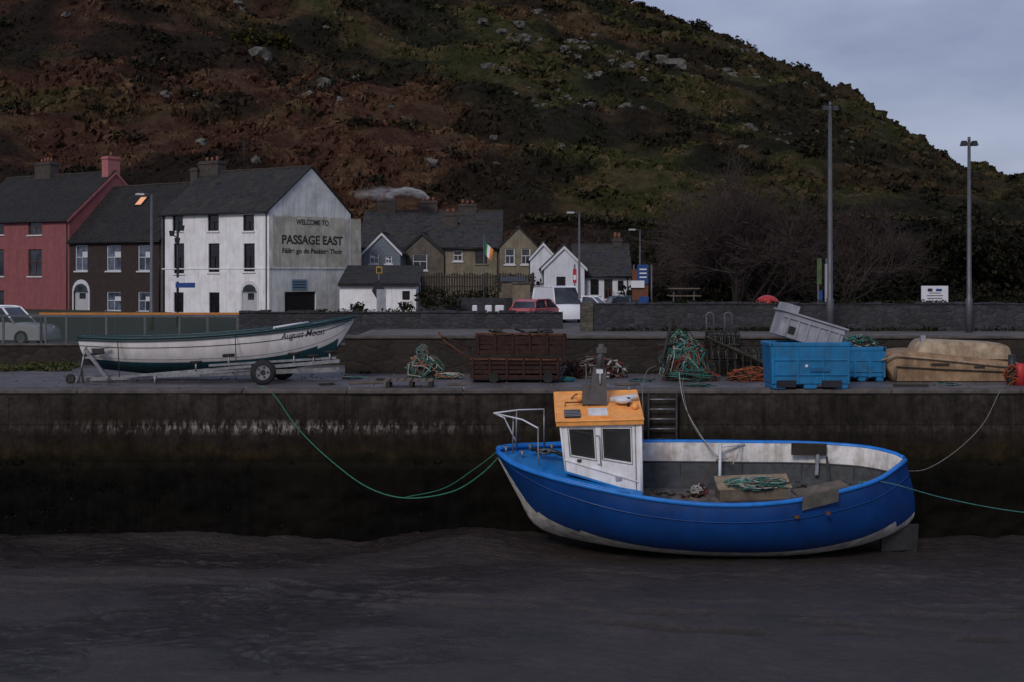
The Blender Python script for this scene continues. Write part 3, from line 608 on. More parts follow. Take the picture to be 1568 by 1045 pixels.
# ================================================================= TREES / HEDGES
twig=M('bare_twigs',(.045,.030,.027),.9,.3,2,0); bark=M('bark',(.032,.024,.021),.9,.3,3,.2)
def seg(c,a,b,r0,r1,mi):
    t=(b-a).normalized(); u=t.orthogonal().normalized(); w=t.cross(u); n=len(c['v'])
    for p,r in ((a,r0),(b,r1)):
        for j in range(3):
            an=2.094*j; c['v'].append(tuple(p+(u*math.cos(an)+w*math.sin(an))*r))
    for j in range(3): c['f'].append([n+j,n+(j+1)%3,n+3+(j+1)%3,n+3+j]); c['m'].append(mi); c['s'].append(False)
def tree(name,base,h,spread,depth,stems=3,lean=V(0,0,0)):
    o=O(name); c=o.cur; c['mats']=[bark,twig]
    def rec(p,d,l,r,dep):
        if dep==0: return
        q=p+d*l*.5; d2=(d+V(random.gauss(0,.12),random.gauss(0,.12),random.gauss(0,.06))).normalized(); e2=q+d2*l*.5
        seg(c,p,q,r,r*.85,0 if dep>4 else 1); seg(c,q,e2,r*.85,r*.68,0 if dep>4 else 1)
        for i_ in range(3):
            nd=(d2+V(random.gauss(0,.5)*spread,random.gauss(0,.5)*spread,random.gauss(.06,.33))).normalized()
            rec(e2 if i_ else q,nd,l*random.uniform(.68,.86),max(r*.6,.011),dep-1)
    for s_ in range(stems):
        rec(Vector(base)+V(random.gauss(0,.3),random.gauss(0,.3),0),(V(random.gauss(0,.45)*spread,random.gauss(0,.4),1)+lean).normalized(),h*.27,h*.016,depth)
    o.done()
tree('bare_tree',V(px2x(1125,92),92,.0),10.0,1.15,8,5)
tree('bare_tree',V(px2x(1165,93),93,.0),9.0,1.15,8,3)
tree('bare_tree',V(px2x(1290,94),94,.0),9.0,1.1,7,4)
tree('bare_tree',V(px2x(1215,98),98,.0),7.5,1.2,7,3)
tree('bare_tree',V(px2x(905,112),112,.0),7.5,1.2,7,3)
tree('bare_tree',V(px2x(1050,100),100,.0),7.0,1.2,7,3)
bl=[]
DK=[(.011,.011,.006),(.016,.016,.008),(.007,.007,.005),(.020,.015,.010)]
for q in range(190):
    px=random.uniform(985,1640); D=random.uniform(104,128); r=random.uniform(1.0,2.2)
    top=random.uniform(345,420)+25*math.sin(px*.02)
    z_=CH-(top-HY)/F*D-r; bl.append(((px2x(px,D),D,z_),(r*1.3,r,r*.9),int(230*r)))
for q in range(60):
    px=random.uniform(985,1640); D=random.uniform(99,104); r=random.uniform(.8,1.5); bl.append(((px2x(px,D),D,r*.6),(r*1.5,r,r),int(220*r)))
leaves('hedgerow',bl,.20,DK)
bl=[]
for px,py,D,r in ((652,455,100,.5),(668,450,104,.6),(700,455,103,.55),(690,462,99,.5),(725,455,102,.6),(815,440,108,.7),(660,465,98,.5),(745,452,105,.6),(548,470,97,.35),(621,470,97,.35),(780,432,110,.7),(640,450,108,.6)):
    bl.append((tuple(P(px,py,D)),(r*1.7,r,r*.9),int(420*r)))
leaves('garden_shrubs',bl,.11,[(.016,.018,.010),(.012,.013,.008),(.026,.024,.013),(.032,.022,.014)])
bl=[]
for px in np.linspace(812,1700,160):
    D=140+random.uniform(-2,2); X=px2x(px,D); bl.append(((X,D,CH-(338+6*math.sin(px*.013)-HY)/F*D),(1.1,.6,.35),60))
leaves('field_hedge',bl,.2,[(.035,.032,.018),(.025,.025,.014),(.05,.038,.024)])
bl=[((px2x(px,44.5),44.3+random.uniform(-1,1),.05),(.5,.5,.10),120) for px in np.linspace(-60,105,24)]
leaves('grass_patch',bl,.07,[(.05,.06,.02),(.035,.045,.015),(.07,.065,.03)])

# ================================================================= STREET FURNITURE
def lamp(px,ytop,D,zb=0,r=.09,double=True,arm=.5):
    o=O('street_lamp'); x=px2x(px,D); zt=CH-(ytop-HY)/F*D; o.tube([V(x,D,zb),V(x,D,zb+1.1),V(x,D,zb+1.15),V(x,D,zt)],[r*1.35,r*1.35,r,r*.62],polem,10)
    o.part('lamp_head')
    if double:
        o.tube([V(x-.17,D,zt-.05),V(x+.17,D,zt-.05)],.035,polem); 
        for s_ in (-1,1): o.taper(V(x+s_*.17,D,zt-.14),.2,.28,.12,.2,.16,darkm)
        o.tube([V(x,D,zt-.05),V(x,D,zt+.15)],.05,polem)
    else:
        o.tube([V(x,D,zt-.1),V(x-arm*.5,D-.1,zt+.02),V(x-arm,D-.2,zt)],.035,polem); o.taper(V(x-arm-.15,D-.2,zt-.05),.5,.2,.4,.14,.1,greyp)
    o.done()
lamp(1271,163,46.6,1.03); lamp(1484,217,46.8,1.03,.08); lamp(232,298,75,0,.1,False,.4); lamp(887,326,88,0,.09,False,.4); lamp(980,352,96,0,.08,False,.4)
o=O('directional_sign_post'); x=px2x(272,80); o.tube([V(x,80,0),V(x,80,6.2)],.07,darkm,8)
for q,zz in ((-.3,5.0),(.25,5.3),(0,4.6)): o.tube([V(x,80,zz),V(x+q,79.9,zz+.2)],.04,darkm); o.taper(V(x+q,79.9,zz+.1),.2,.2,.28,.28,.3,darkm)
o.part('sign'); o.ob((x-.1,79.9,2.2),(1.1,0,0),(0,.03,0),(0,0,.28),signb); o.ob((x-.5,79.9,2.55),(.9,0,0),(0,.03,0),(0,0,.22),signw); o.done()
o=O('warning_traffic_sign'); x=px2x(580,52); o.tube([V(x,52,0),V(x,52,3.4)],.035,polem,8); o.part('board')
c=V(x,51.93,2.35); h_=.42; o.prism([c+V(-h_*.6,0,0),c+V(0,0,-h_),c+V(h_*.6,0,0),c+V(0,0,h_)],V(0,.03,0),blackp,blackp)
o.box((x+.02,51.94,3.1),(.22,.03,.24),yel); o.box((x+.02,51.92,3.1),(.17,.01,.18),darkm); o.box((x+.1,51.92,2.0),(.34,.03,.8),greyp); o.done()
o=O('flag_pole'); x=px2x(741,95); o.tube([V(x,95,0),V(x,95,5.6)],.04,polem,6); o.part('flag')
rows=[[V(x+.04+u*1.0*(1-.25*v),95+.12*math.sin(u*7+v*2),4.6-v*.25-u*.9-(1-v)*0+.9*(1-v)*.6) for v in (0,.33,.66,1)] for u in np.linspace(0,.6,10)]
o.loft(rows,lambda i,j:(grn,grn,grn,signw,signw,signw,flago,flago,flago)[i]); o.done()
o=O('information_sign'); x=px2x(1411,48.5); w=px2x(1452,48.5)-x; zt=CH-(438-HY)/F*48.5; zb_=CH-(471-HY)/F*48.5
o.ob((x,48.5,zb_),(w,0,0),(0,.04,0),(0,0,zt-zb_),signw); 
for i_ in range(2): o.tube([V(x+.15+i_*(w-.3),48.56,0),V(x+.15+i_*(w-.3),48.56,zt)],.035,polem)
for i_,ww in enumerate((.3,.6,.5,.55,.4)): o.ob((x+w/2-ww/2,48.49,zb_+.12+i_*.09),(ww,0,0),(0,.008,0),(0,0,.022),signt)
o.box((x+w*.32,48.49,zt-.14),(.16,.008,.1),signt); o.box((x+w*.65,48.49,zt-.14),(.2,.008,.08),signb); o.done()
o=O('harbour_notice_board'); D=80; x=px2x(968,D); 
o.ob((x,D,1.5),(.9,0,0),(0,.05,0),(0,0,1.7),M('orange_brown_board',(.12,.04,.02),.6,.3)); o.ob((px2x(976,D),D-.08,2.4),(.6,0,0),(0,.05,0),(0,0,1.1),signb); o.ob((px2x(978,D),D-.12,1.2),(.55,0,0),(0,.05,0),(0,0,.5),signb)
o.ob((px2x(966,D),D-.12,2.2),(.75,0,0),(0,.03,0),(0,0,.40),signw); 
for i_ in range(3): o.ob((px2x(979,D),D-.14,2.75+i_*.22),(.4,0,0),(0,.02,0),(0,0,.08),signw)
for dx in (.1,1.1): o.tube([V(x+dx,D+.08,0),V(x+dx,D+.08,3.5)],.05,polem)
o.done()
o=O('green_yellow_banner_post'); D=49; x=px2x(1253,D); 
for dx in (0,.28): o.tube([V(x+dx,D,0),V(x+dx,D,3.5)],.035,polem)
o.ob((x-.05,D-.04,2.6),(.16,0,0),(0,.02,0),(0,0,.9),M('banner_green',(.06,.1,.04),.6,.3)); o.ob((x+.22,D-.04,2.0),(.22,0,0),(0,.02,0),(0,0,1.3),greyp); o.ob((x+.01,D-.05,2.0),(.12,0,0),(0,.02,0),(0,0,.4),signb); o.done()
o=O('red_post_sign'); D=92; x=px2x(880,D); o.tube([V(x,D,0),V(x,D,3.6)],.05,polem,8); o.ob((x-.12,D-.06,2.4),(.24,0,0),(0,.03,0),(0,0,.9),redp); o.ob((x-.09,D-.08,2.6),(.18,0,0),(0,.02,0),(0,0,.3),signw); o.done()
o=O('mooring_buoy'); o.ball(P(1175,468,52),(.46,.46,.38),redp,20); o.done()
o=O('picnic_table'); D=70; x=px2x(1047,D)
o.box((x,D,2.25),(1.5,.7,.05),wood)
for s_ in (-1,1):
    o.box((x+s_*0,D+s_*.7,1.9),(1.5,.25,.05),wood); o.tube([V(x+s_*.5,D-.5,.9),V(x+s_*.5,D+.2,2.25)],.03,polem); o.tube([V(x+s_*.5,D+.5,.9),V(x+s_*.5,D-.2,2.25)],.03,polem)
    o.tube([V(x-.5*s_,D,0),V(x-.5*s_,D,1.0)],.2,conc)
o.done()
o=O('quay_handrail_hoops')
for px in (1087,1115):
    D=45.5; x=px2x(px,D); o.tube([V(x-.12,D,1.03),V(x-.12,D,1.6)]+[V(x-.12*math.cos(t_),D,1.6+.12*math.sin(t_)) for t_ in np.linspace(0,3.14,7)]+[V(x+.12,D,1.03)],.03,polem,8)
o.done()
o=O('glass_quay_railing'); D=46.4; zt=CH-(485-HY)/F*D
xs=[px2x(p,D) for p in (-130,-60,5,70,102,163,222,275,318,364)]
for x in xs: o.box((x,D,(zt+.69)/2),(.07,.06,zt-.69),polem)
o.part('top_rail'); o.box(((xs[0]+xs[-1])/2,D,zt+.03),(xs[-1]-xs[0]+.1,.08,.06),polem)
o.part('panels')
for a_,b_ in zip(xs,xs[1:]): o.box(((a_+b_)/2,D,(zt+.72)/2),(b_-a_-.1,.015,zt-.78),gpanel)
o.done()
o=O('orange_barrier_rail'); D=55; zt=CH-(481-HY)/F*D; xa_,xb_=px2x(60,D),px2x(366,D); o.ob((xa_,D,zt-.05),(xb_-xa_,0,0),(0,.08,0),(0,0,.10),M('orange_barrier',(.45,.17,.03),.6,.2))
for q in range(9): o.ob((xa_+q*(xb_-xa_-.08)/8,D+.085,0),(.08,0,0),(0,.06,0),(0,0,zt),polem)
o.done()
o=O('white_storage_boxes'); D=72
for px,w in ((748,.35),(765,.45),(727,.25)): o.box((px2x(px,D),D,CH-(474-HY)/F*D),(w,.4,.42),signw); o.box((px2x(px,D),D,.45),(w,.4,.9),conc)
o.done(.04)

def car(name,px,D,ang,m,L=4.2,W=1.75,H=1.45,van=False):
    o=O(name); x=px2x(px,D); R=Matrix.Rotation(math.radians(ang),3,'Z'); T=lambda a,b,c:V(x,D,0)+R@V(a,b,c)
    h=.92 if not van else 1.1
    prof=[(-.5,.45),(-.49,.75),(-.44,h-.02),(.18,h),(.42,h-.13),(.49,.62),(.5,.35)] if not van else [(-.5,.4),(-.5,h),(.3,h),(.45,h-.1),(.5,.6),(.5,.35)]
    rows=[]
    for w,dz in ((-1,.0),(-.96,.03),(0,.05),(.96,.03),(1,0)): rows.append([T(-.5*L,W/2*w,.22)]+[T(a*L*(1 if abs(w)<.97 else .985),W/2*w,z_+dz) for a,z_ in prof]+[T(.5*L,W/2*w,.22)])
    o.loft(rows,m); o.face([p for p in rows[0]],m); o.face([p for p in rows[-1]],m)
    roof=[(-.42,h-.03),(-.36,H-.12),(-.28,H),(.02,H),(.10,H-.05),(.24,h-.03)] if not van else [(-.495,h),(-.49,H-.1),(-.45,H),(.15,H),(.2,H-.06),(.34,h-.03)]
    o.part('greenhouse')
    a=[T(p*L,-W/2*(.97 if z_<h+.05 else .80),z_) for p,z_ in roof]; b=[T(p*L,W/2*(.97 if z_<h+.05 else .80),z_) for p,z_ in roof]
    o.face(a,m if van else gl); o.face(b[::-1],m if van else gl)
    for i_ in range(len(roof)-1):
        o.face([a[i_],a[i_+1],b[i_+1],b[i_]],gl if i_ in (0,len(roof)-2) else m)
    for sd in (a,b):
        for i_ in range(len(roof)-1): o.tube([sd[i_],sd[i_+1]],.045,m,6)
        if not van: o.tube([T(-.08*L,-W/2*.97 if sd is a else W/2*.97,h),T(-.08*L,-W/2*.8 if sd is a else W/2*.8,H-.02)],.05,m)
    o.part('wheels')
    for a_ in (-.31,.31):
        for s_ in (-1,1):
            o.tube([T(a_*L,s_*(W/2-.18),.31),T(a_*L,s_*(W/2+.02),.31)],.31,rubber,16); o.tube([T(a_*L,s_*(W/2),.31),T(a_*L,s_*(W/2+.03),.31)],.19,steel,12)
    o.part('lights')
    for s_ in (-1,1): o.box(T(.475*L,s_*W*.36,.7),(.1,.3,.14),signw,R=R); o.box(T(-.49*L,s_*W*.4,.8),(.06,.18,.22),redp,R=R)
    o.done()
pw=M('car_paint_white',(.70,.72,.76),.3,.05,2,0,spec=.6); pr=M('car_paint_red',(.38,.08,.09),.3,.08,2,0,spec=.6); pb=M('car_paint_blue',(.05,.08,.13),.3,.08,2,0,spec=.6)
car('parked_car',3,60,-10,pw,4.4,1.8,1.6); car('parked_car',823,86,60,pr); car('parked_van',856,89,-70,pw,4.8,1.9,2.2,True); car('parked_car',968,98,10,pb); car('parked_car',903,97,-20,pw)

# ================================================================= BLUE BOAT
NR=[(762,694,34.6),(788,713,33.9),(838,731,33.3),(905,748,32.9),(985,764,32.7),(1070,774,32.6),(1150,775,32.6),(1228,767,32.7),(1300,751,33.0),(1345,736,33.4),(1375,716,34.0),(1387,706,34.6)]
FR=[(762,689,34.7),(788,685,35.1),(838,683,35.5),(905,680,35.8),(985,678,36),(1070,678,36),(1150,679,36),(1228,680,35.9),(1300,684,35.7),(1340,689,35.4),(1368,696,35.0),(1384,703,34.7)]
KR=[(764,705,34.65),(792,758,34.65),(824,808,34.7),(900,830,34.8),(985,840,34.8),(1070,846,34.8),(1150,848,34.8),(1228,846,34.8),(1305,836,34.8),(1355,822,34.8),(1385,808,34.75),(1396,797,34.7)]
n=48
N_=crom([P(*q) for q in NR],n); F_=crom([P(*q) for q in FR],n); K_=crom([P(*q) for q in KR],n)
o=O('blue_fishing_boat'); o.part('hull'); rows=[]; HN=22
def bz(a,c,b,u): return a*(1-u)**2+c*2*u*(1-u)+b*u*u
for i_ in range(n):
    t_=i_/(n-1); full=float(sstep(0,.4,t_)*1.0)*(1-.25*float(sstep(.8,1,t_))); r=[]
    bul=.34*float(sstep(.8,1,t_))
    for S,sg in ((N_[i_],-1),(F_[i_],1)):
        K=K_[i_]; c=V(0,0,0); w=.5+.55*full; c.x=K.x+(S.x-K.x)*w+bul; c.y=K.y+(S.y-K.y)*w+sg*.05*full; c.z=K.z+(S.z-K.z)*(.5-.44*full)
        pts=[bz(S,c,K,u) for u in np.linspace(0,1,HN)]
        r=r+pts if sg==-1 else r+pts[::-1][1:]
    rows.append(r)
def hm_(i,j):
    near=j<HN-1; jj=j if near else 2*HN-3-j
    lim=13 if i<4 else (14 if i<8 else (13 if i<12 else 12)) 
    if i>40: lim=15
    return boot if jj>=lim else blueH
o.loft(rows,hm_)
o.part('rubbing_strake')
for S in (N_,F_): o.tube([p+V(0,0,.02) for p in S],.058,blueR,8)
o.tube([rows[i_][3]+V(0,-.012,0) for i_ in range(1,n)],.016,blueH,6)
o.part('interior')
upv=V(0,-.27,.963)
def inner(i_,ins,dn,fi=0):
    a=F_[i_]-N_[i_]; l=a.length; an=a/l if l>1e-4 else V(0,1,0); q=min(ins,.45*l); qf=min(ins+fi,.48*l)
    t_=i_/(n-1); sh=-ins*.9*float(sstep(.85,1,t_))
    return N_[i_]+an*q-upv*dn+V(sh,0,0),F_[i_]-an*qf-upv*dn+V(sh,0,0)
i0=17; R1=[];R2=[];R3=[];FL=[]
for i_ in range(i0,n):
    a0,b0=inner(i_,.05,-.02);a1,b1=inner(i_,.09,.0);a2,b2=inner(i_,.12,.42,.14);a3,b3=inner(i_,.2,.95,.5)
    R1.append([b0,b1,b2]); R2.append([b2,b3]); R3.append([a0,a1,a2,a3]); FL.append([a3,(a3+b3)/2,b3])
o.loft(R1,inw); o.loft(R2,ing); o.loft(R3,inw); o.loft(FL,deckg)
for i_ in range(i0+3,n-5,5):
    a,b=inner(i_,.14,.45,.14); a2,b2=inner(i_,.16,.9,.46); o.tube([b,b2],.028,ing,4)
S_=[inner(i_,.12,.42,.13)[1] for i_ in range(i0,n-2)]; o.tube(S_,.03,ing,5)
o.part('foredeck'); FD=[]
for i_ in range(0,i0+1):
    a,b=inner(i_,.03,.07); FD.append([a,(a+b)/2+V(0,0,.05),b])
o.loft(FD,blueD); a,b=inner(i0,.06,.07); a2,b2=inner(i0,.2,.95,.4); o.face([a,b,b2,a2],inw)
for S in (N_,F_): o.tube([p+upv*.07 for p in S[:i0]],.03,blueR,6)
o.part('cabin_walls')
nb0,nb1,nt1,nt0=P(866,722,33.5),P(983,757,33.25),P(981,648,33.3),P(858,651,33.5)
dv=V(0,1.75,.50); fb0,fb1,ft1,ft0=nb0+dv,nb1+dv,nt1+dv,nt0+dv
nn=(nb1-nb0).cross(nt0-nb0).normalized(); 
if nn.y>0: nn=-nn
qwall(o,nb0,nb1,nt1,nt0,[(.10,.41,.38,.91,'cab'),(.52,.87,.42,.92,'cab')],cabw,nn,.05,.045)
qwall(o,nb0,fb0,ft0,nt0,[(.12,.46,.42,.9,'cab'),(.56,.9,.42,.9,'cab')],cabw,V(-1,0,0),.05,.04)
o.face([fb0,fb1,ft1,ft0],cabw); o.face([nb1,fb1,ft1,nt1],cabw)
o.tube([nb1,nt1],.035,cabw); o.tube([nb0,nt0],.03,cabw); o.ob(nb0+nn*.02-(nt0-nb0)*.03,(nb1-nb0)*.995,(nt0-nb0)*.045,nn*.03,blueD)
o.ob(nb0+(nt0-nb0)*.24+nn*.002,(nb1-nb0)*.97,(nt0-nb0)*.02,nn*.03,cabw)
cp=lambda u,v,h=0:(nb0*(1-u)+nb1*u)*(1-v)+(nt0*(1-u)+nt1*u)*v+nn*h
for u0,u1,v0,v1 in ((.085,.425,.355,.935),(.505,.885,.395,.945)):
    o.tube([cp(u0,v0,.01),cp(u1,v0,.01),cp(u1,v1,.01),cp(u0,v1,.01),cp(u0,v0,.01)],.016,greyp,5)
o.tube([cp(.44,.3,.01),cp(.48,.3,.06),cp(.48,.8,.06),cp(.44,.8,.01)],.012,steel,6); o.tube([cp(.93,.05,.02),cp(.93,.98,.02)],.012,greyp,5)
o.box(cp(.2,.30,.03),(.10,.03,.06),darkm); o.box(cp(.7,.14,.03),(.14,.02,.10),greyp)
o.part('cabin_roof')
ax=(nt1-nt0).normalized(); r0=nt0-ax*.10-dv*.05; w_=(nt1-nt0).length+.16
o.ob(r0,ax*w_,dv*1.06,(Z-V(0,.27,0)).normalized()*.12,orange)
nz_=V(0,-.27,.963); rt=lambda u,v,h=0:r0+ax*w_*u+dv*1.06*v+nz_*(.12+h)
o.tube([rt(0,0,.0),rt(1,0,.0),rt(1,1,.0),rt(0,1,.0),rt(0,0,.0)],.022,orange,6)
o.part('roof_gear')
o.ob(rt(.36,.08,.002),ax*.55,dv*.34,nz_*.03,orange); o.ob(rt(.38,.12,.034),ax*.45,dv*.26,nz_*.008,cabw); o.ob(rt(.10,.10,.003),ax*.38,dv*.26,nz_*.035,darkm)
for q in range(5): o.ob(rt(.105,.12+q*.05,.04),ax*.36,dv*.012,nz_*.004,greyp)
m0=rt(.50,.55); o.taper(m0,.46,.3,.30,.22,.88,radarg,0,Matrix.Rotation(.06,3,'Y')); o.taper(m0+V(-.27,-.05,.0),.20,.12,.16,.1,.5,radarg); o.tube([m0+V(.05,0,.85),m0+V(.10,0,1.45)],[.10,.07],radarg,10); o.box(m0+V(.10,0,1.30),(.24,.2,.12),radarg); o.box(m0+V(.05,-.14,.80),(.16,.03,.10),signw); o.box(m0+V(.14,-.12,1.0),(.05,.05,.4),darkm); o.tube([m0+V(.06,-.16,.5),m0+V(.06,-.16,.75)],.03,greyp)
o.tube([m0+V(-.25,0,.05),m0+V(-.27,0,.95)],.018,polem); o.tube([rt(.86,.45),rt(.86,.45)+V(0,0,.22)],.04,darkm)
o.ball(rt(.80,.5,.12),(.22,.18,.09),signw,12); o.tube([rt(.66,.62,.05),rt(.98,.62,.12)],.07,signw,8); o.ball(rt(.93,.35,.08),(.09,.09,.09),orange,8)
o.ball(rt(.30,.6,.14),(.10,.10,.10),orange,10); o.tube([rt(.30,.6),rt(.30,.6,.16)],.05,signw); o.tube([rt(.2,.75),rt(.25,.75,.12),rt(.5,.75,.12),rt(.55,.75)],.018,rustl); o.tube([rt(.12,.5),rt(.12,.5,.1),rt(.34,.5,.1),rt(.34,.5)],.018,rustl)
o.part('bow_rail')
for pl in ([(756,633,34.4),(800,643,34.0),(824,656,33.6)],[(756,633,34.6),(795,628,35.2),(833,627,35.4)],[(824,656,33.6),(824,690,33.5),(826,715,33.4)],[(833,627,35.4),(833,688,35.4)],[(786,637,34.3),(785,695,34.2)],[(791,630,35.0),(790,688,35.0)],[(756,633,34.5),(772,640,34.5),(790,676,34.5)]):
    o.tube([P(*q) for q in pl],.020,signw if pl[0][0]==756 else steel,6)
o.part('deck_gear')
for px,py in ((775,693),(812,690),(800,700),(845,690)): o.tube([P(px,py,34.5),P(px,py-9,34.5)],.035,steel,8); o.tube([P(px-5,py-8,34.5),P(px+5,py-8,34.5)],.02,steel)
o.tube([P(815,688,34.8),P(830,690,34.6),P(850,692,34.4),P(862,697,34.2)],.05,netd)
o.tube([P(1102,735,35.2),P(1103,682,35.6)],.04,signw); o.tube([P(1103,690,35.6),P(1122,712,35.0),P(1136,682,35.8)],.02,inw); o.tube([P(1103,684,35.6),P(1140,681,35.9)],.03,signw); o.tube([P(1103,700,35.6),P(1085,720,35.2),P(1075,742,34.8)],.015,rustl)
o.ob(P(1212,697,35.55),V(.88,0,-.02),V(0,-.02,.30),V(0,.05,0),woodd); o.ob(P(1248,728,35.4),V(.08,0,0),V(0,.08,0),V(.05,.1,.50),steel); o.tube([P(1266,700,35.5),P(1270,740,35.0)],.03,ing)
o.ob(P(1228,782,32.62),V(.86,.12,.19),V(0,-.04,.30),V(0,-.03,0),M('weathered_board',(.09,.085,.075),.8,.3,5,.2,dirt=.5))
for q in range(22): o.box(P(random.uniform(990,1075),random.uniform(744,762),34.2),(random.uniform(.04,.3),.06,.04),random.choice((netw,wood,darkm,rustl,woodd,netd)),random.uniform(0,3))
for q in range(14): o.box(P(random.uniform(1215,1330),random.uniform(738,752),34.3),(random.uniform(.04,.25),.05,.03),random.choice((wood,darkm,woodd,netd,netw)),random.uniform(0,3))
o.part('net_box'); bb=P(1102,768,33.5); o.ob(bb,V(1.66,0,.06),V(0,.8,.0),V(0,-.02,.26),wood); o.ob(bb+V(-.04,-.03,.26),V(1.74,0,.06),V(0,.75,.20),V(0,0,.035),M('ply_board',(.26,.20,.13),.8,.3,5,.1,dirt=.7))
o.ob(P(1222,762,33.9),V(1.2,.1,.24),V(-.1,.35,.08),V(0,0,.04),M('grey_plank',(.13,.11,.09),.8,.3,5,.1,dirt=.6))
o.part('fender_blocks'); 
for px,py,w in ((1175,829,.45),(1103,830,.32)): o.ball(P(px+12,py-3,33.15),(w/2,.08,.07),boot,10)
for px,py in ((1220,792),(1268,786)): o.box(P(px,py,32.6),(.1,.06,.07),rustl)
o.part('skeg'); o.ob(P(1350,845,34.6),V(.75,0,.05),V(0,.12,0),V(0,0,.55),darkm); o.ob(P(1385,850,34.65),V(.3,0,0),V(0,.06,0),V(.05,0,.75),darkm)
def tangle(o,c,r,mats,n=60,th=.018,pts=10,core=None):
    c=Vector(c)
    if core: o.ball(c-V(0,0,r[2]*.15),(r[0]*.85,r[1]*.85,r[2]*.8),core,14,.5)
    for q in range(n):
        a=random.uniform(0,6.28); el=random.uniform(-.2,1.5); l=[]; da=random.gauss(0,.35); de=random.gauss(0,.3); r_0=random.uniform(.72,1.15)
        for i_ in range(pts):
            a+=da+random.gauss(0,.22); el+=de+random.gauss(0,.18); rr=r_0*random.uniform(.9,1.08)
            l.append(c+V(r[0]*math.cos(el)*math.cos(a)*rr,r[1]*math.cos(el)*math.sin(a)*rr,max(-.9,math.sin(el))*r[2]*rr))
        o.tube(l,th,random.choice(mats),4)
o.part('net_pile'); tangle(o,P(1158,742,33.7),(.72,.36,.15),[nett,netg,netw,wood,nett,netd],110,.014,10,netd)
tangle(o,P(1070,752,33.8),(.2,.2,.15),[netr,netd,netw],24,.015,8,netd)
tangle(o,P(1330,742,34.2),(.3,.25,.06),[netd,nett],20,.015,8)
tangle(o,P(835,692,34.4),(.25,.2,.06),[ropeg,nett,netd],20,.014,9)
o.done()
def cable(name,pts,r,m,n=30,par=None):
    o=O(name); o.tube(crom([P(*q) for q in pts],n),r,m,6); return o.done()
cable('mooring_rope',[(394,592,37.1),(410,597,36.6),(425,612,36.32),(455,655,36.2),(500,700,36),(560,745,35.8),(620,763,35.5),(690,754,35.2),(735,728,34.9),(768,696,34.6)],.016,greenrope,60)
cable('mooring_rope',[(620,762,35.9),(680,748,35.4),(730,716,34.9),(764,690,34.6)],.011,greenrope)
cable('mooring_rope',[(1335,736,33.5),(1370,742,33.2),(1450,764,32),(1568,785,30.5),(1760,800,28)],.011,nett,40)
cable('mooring_rope',[(1386,722,34.6),(1420,718,35),(1465,690,35.5),(1505,650,36),(1530,602,36.35),(1540,590,37)],.010,ropeg,40)
cable('mooring_rope',[(1102,705,35.4),(1075,670,35.8),(1052,630,36.2),(1043,597,36.36),(1040,570,37.6)],.011,netw)
cable('mooring_rope',[(985,678,36),(985,640,36.2),(984,600,36.35),(990,570,38),(1005,560,39)],.011,ropeg)
cable('mooring_rope',[(1120,700,35.4),(1100,700,35.6),(1060,650,36.1),(1046,597,36.36),(1046,580,37.6)],.009,ropeg)

# ================================================================= WHITE BOAT + TRAILER
NR=[(119,517,38.8),(200,519,38.55),(300,516,38.5),(400,508,38.6),(470,499,38.85),(520,490,39.2),(543,485,39.5)]
FR=[(119,515,40.2),(200,515,40.45),(300,512,40.5),(400,504,40.4),(470,496,40.15),(520,488,39.8),(543,485,39.5)]
KR=[(160,566,39.5),(235,573,39.5),(320,574,39.5),(405,570,39.5),(470,560,39.5),(512,540,39.5),(540,496,39.5)]
n=40; N_=crom([P(*q) for q in NR],n); F_=crom([P(*q) for q in FR],n); K_=crom([P(*q) for q in KR],n)
o=O('white_sailing_dinghy'); o.part('hull'); rows=[]; HN=14
for i_ in range(n):
    t_=i_/(n-1); full=1-.9*float(sstep(.45,1,t_)); r=[]
    for S,sg in ((N_[i_],-1),(F_[i_],1)):
        K=K_[i_]; w=.5+.5*full; c=V(K.x+(S.x-K.x)*(.5+.3*full),K.y+(S.y-K.y)*w,K.z+(S.z-K.z)*(.5-.35*full))
        pts=[bz(S,c,K,u) for u in np.linspace(0,1,HN)]; r=r+pts if sg==-1 else r+pts[::-1][1:]
    rows.append(r)
def hm2(i,j):
    jj=j if j<HN-1 else 2*HN-3-j
    return hullw if jj<(6 if i<28 else 7 if i<33 else 11) else tealb
o.loft(rows,hm2); o.face(rows[0],teal)
hullmesh=[tuple(p) for r in rows for p in r]; w_=len(rows[0]); hf=[[a*w_+b,a*w_+b+1,(a+1)*w_+b+1,(a+1)*w_+b] for a in range(n-1) for b in range(w_-1)]
bvh=BVHTree.FromPolygons(hullmesh,hf)
o.part('gunwale'); 
for S in (N_,F_): o.tube([p+V(0,0,.0) for p in S],.045,teal,6)
o.tube([p-V(0,.03,.07) for p in N_[:-1]],.02,teal,6)
o.tube([rows[i_][2]-V(0,.01,0) for i_ in range(n-2)],.009,signt,4); o.tube([rows[i_][5]-V(0,.006,0) for i_ in range(n-4)],.006,greyp,4)
o.part('deck'); o.loft([[N_[i_]*.97+F_[i_]*.03-Z*.04,(N_[i_]+F_[i_])/2+Z*(.02),F_[i_]-Z*.04] for i_ in range(n-1)],lambda i,j: hullw if i>26 else teal)
o.part('foredeck_coaming'); o.tube([P(420,502,39),P(450,497,39.3),P(472,494,39.6)],.03,signw,8); o.tube([P(420,501,39),P(419,508,38.9)],.03,signw)
tt=text('August Moon',65*38.9/F,P(460,514,38.5),V(1,0,.12).normalized(),Z,V(0,0,0),signt,'lettering',13*38.9/F,.4,.002)
for v in tt.data.vertices:
    h,_,_,_=bvh.ray_cast(Vector((v.co.x,30,v.co.z)),V(0,1,0))
    if h: v.co.y=h.y-.012
o.extra.append(tt); o.done()
o=O('boat_trailer'); o.part('frame')
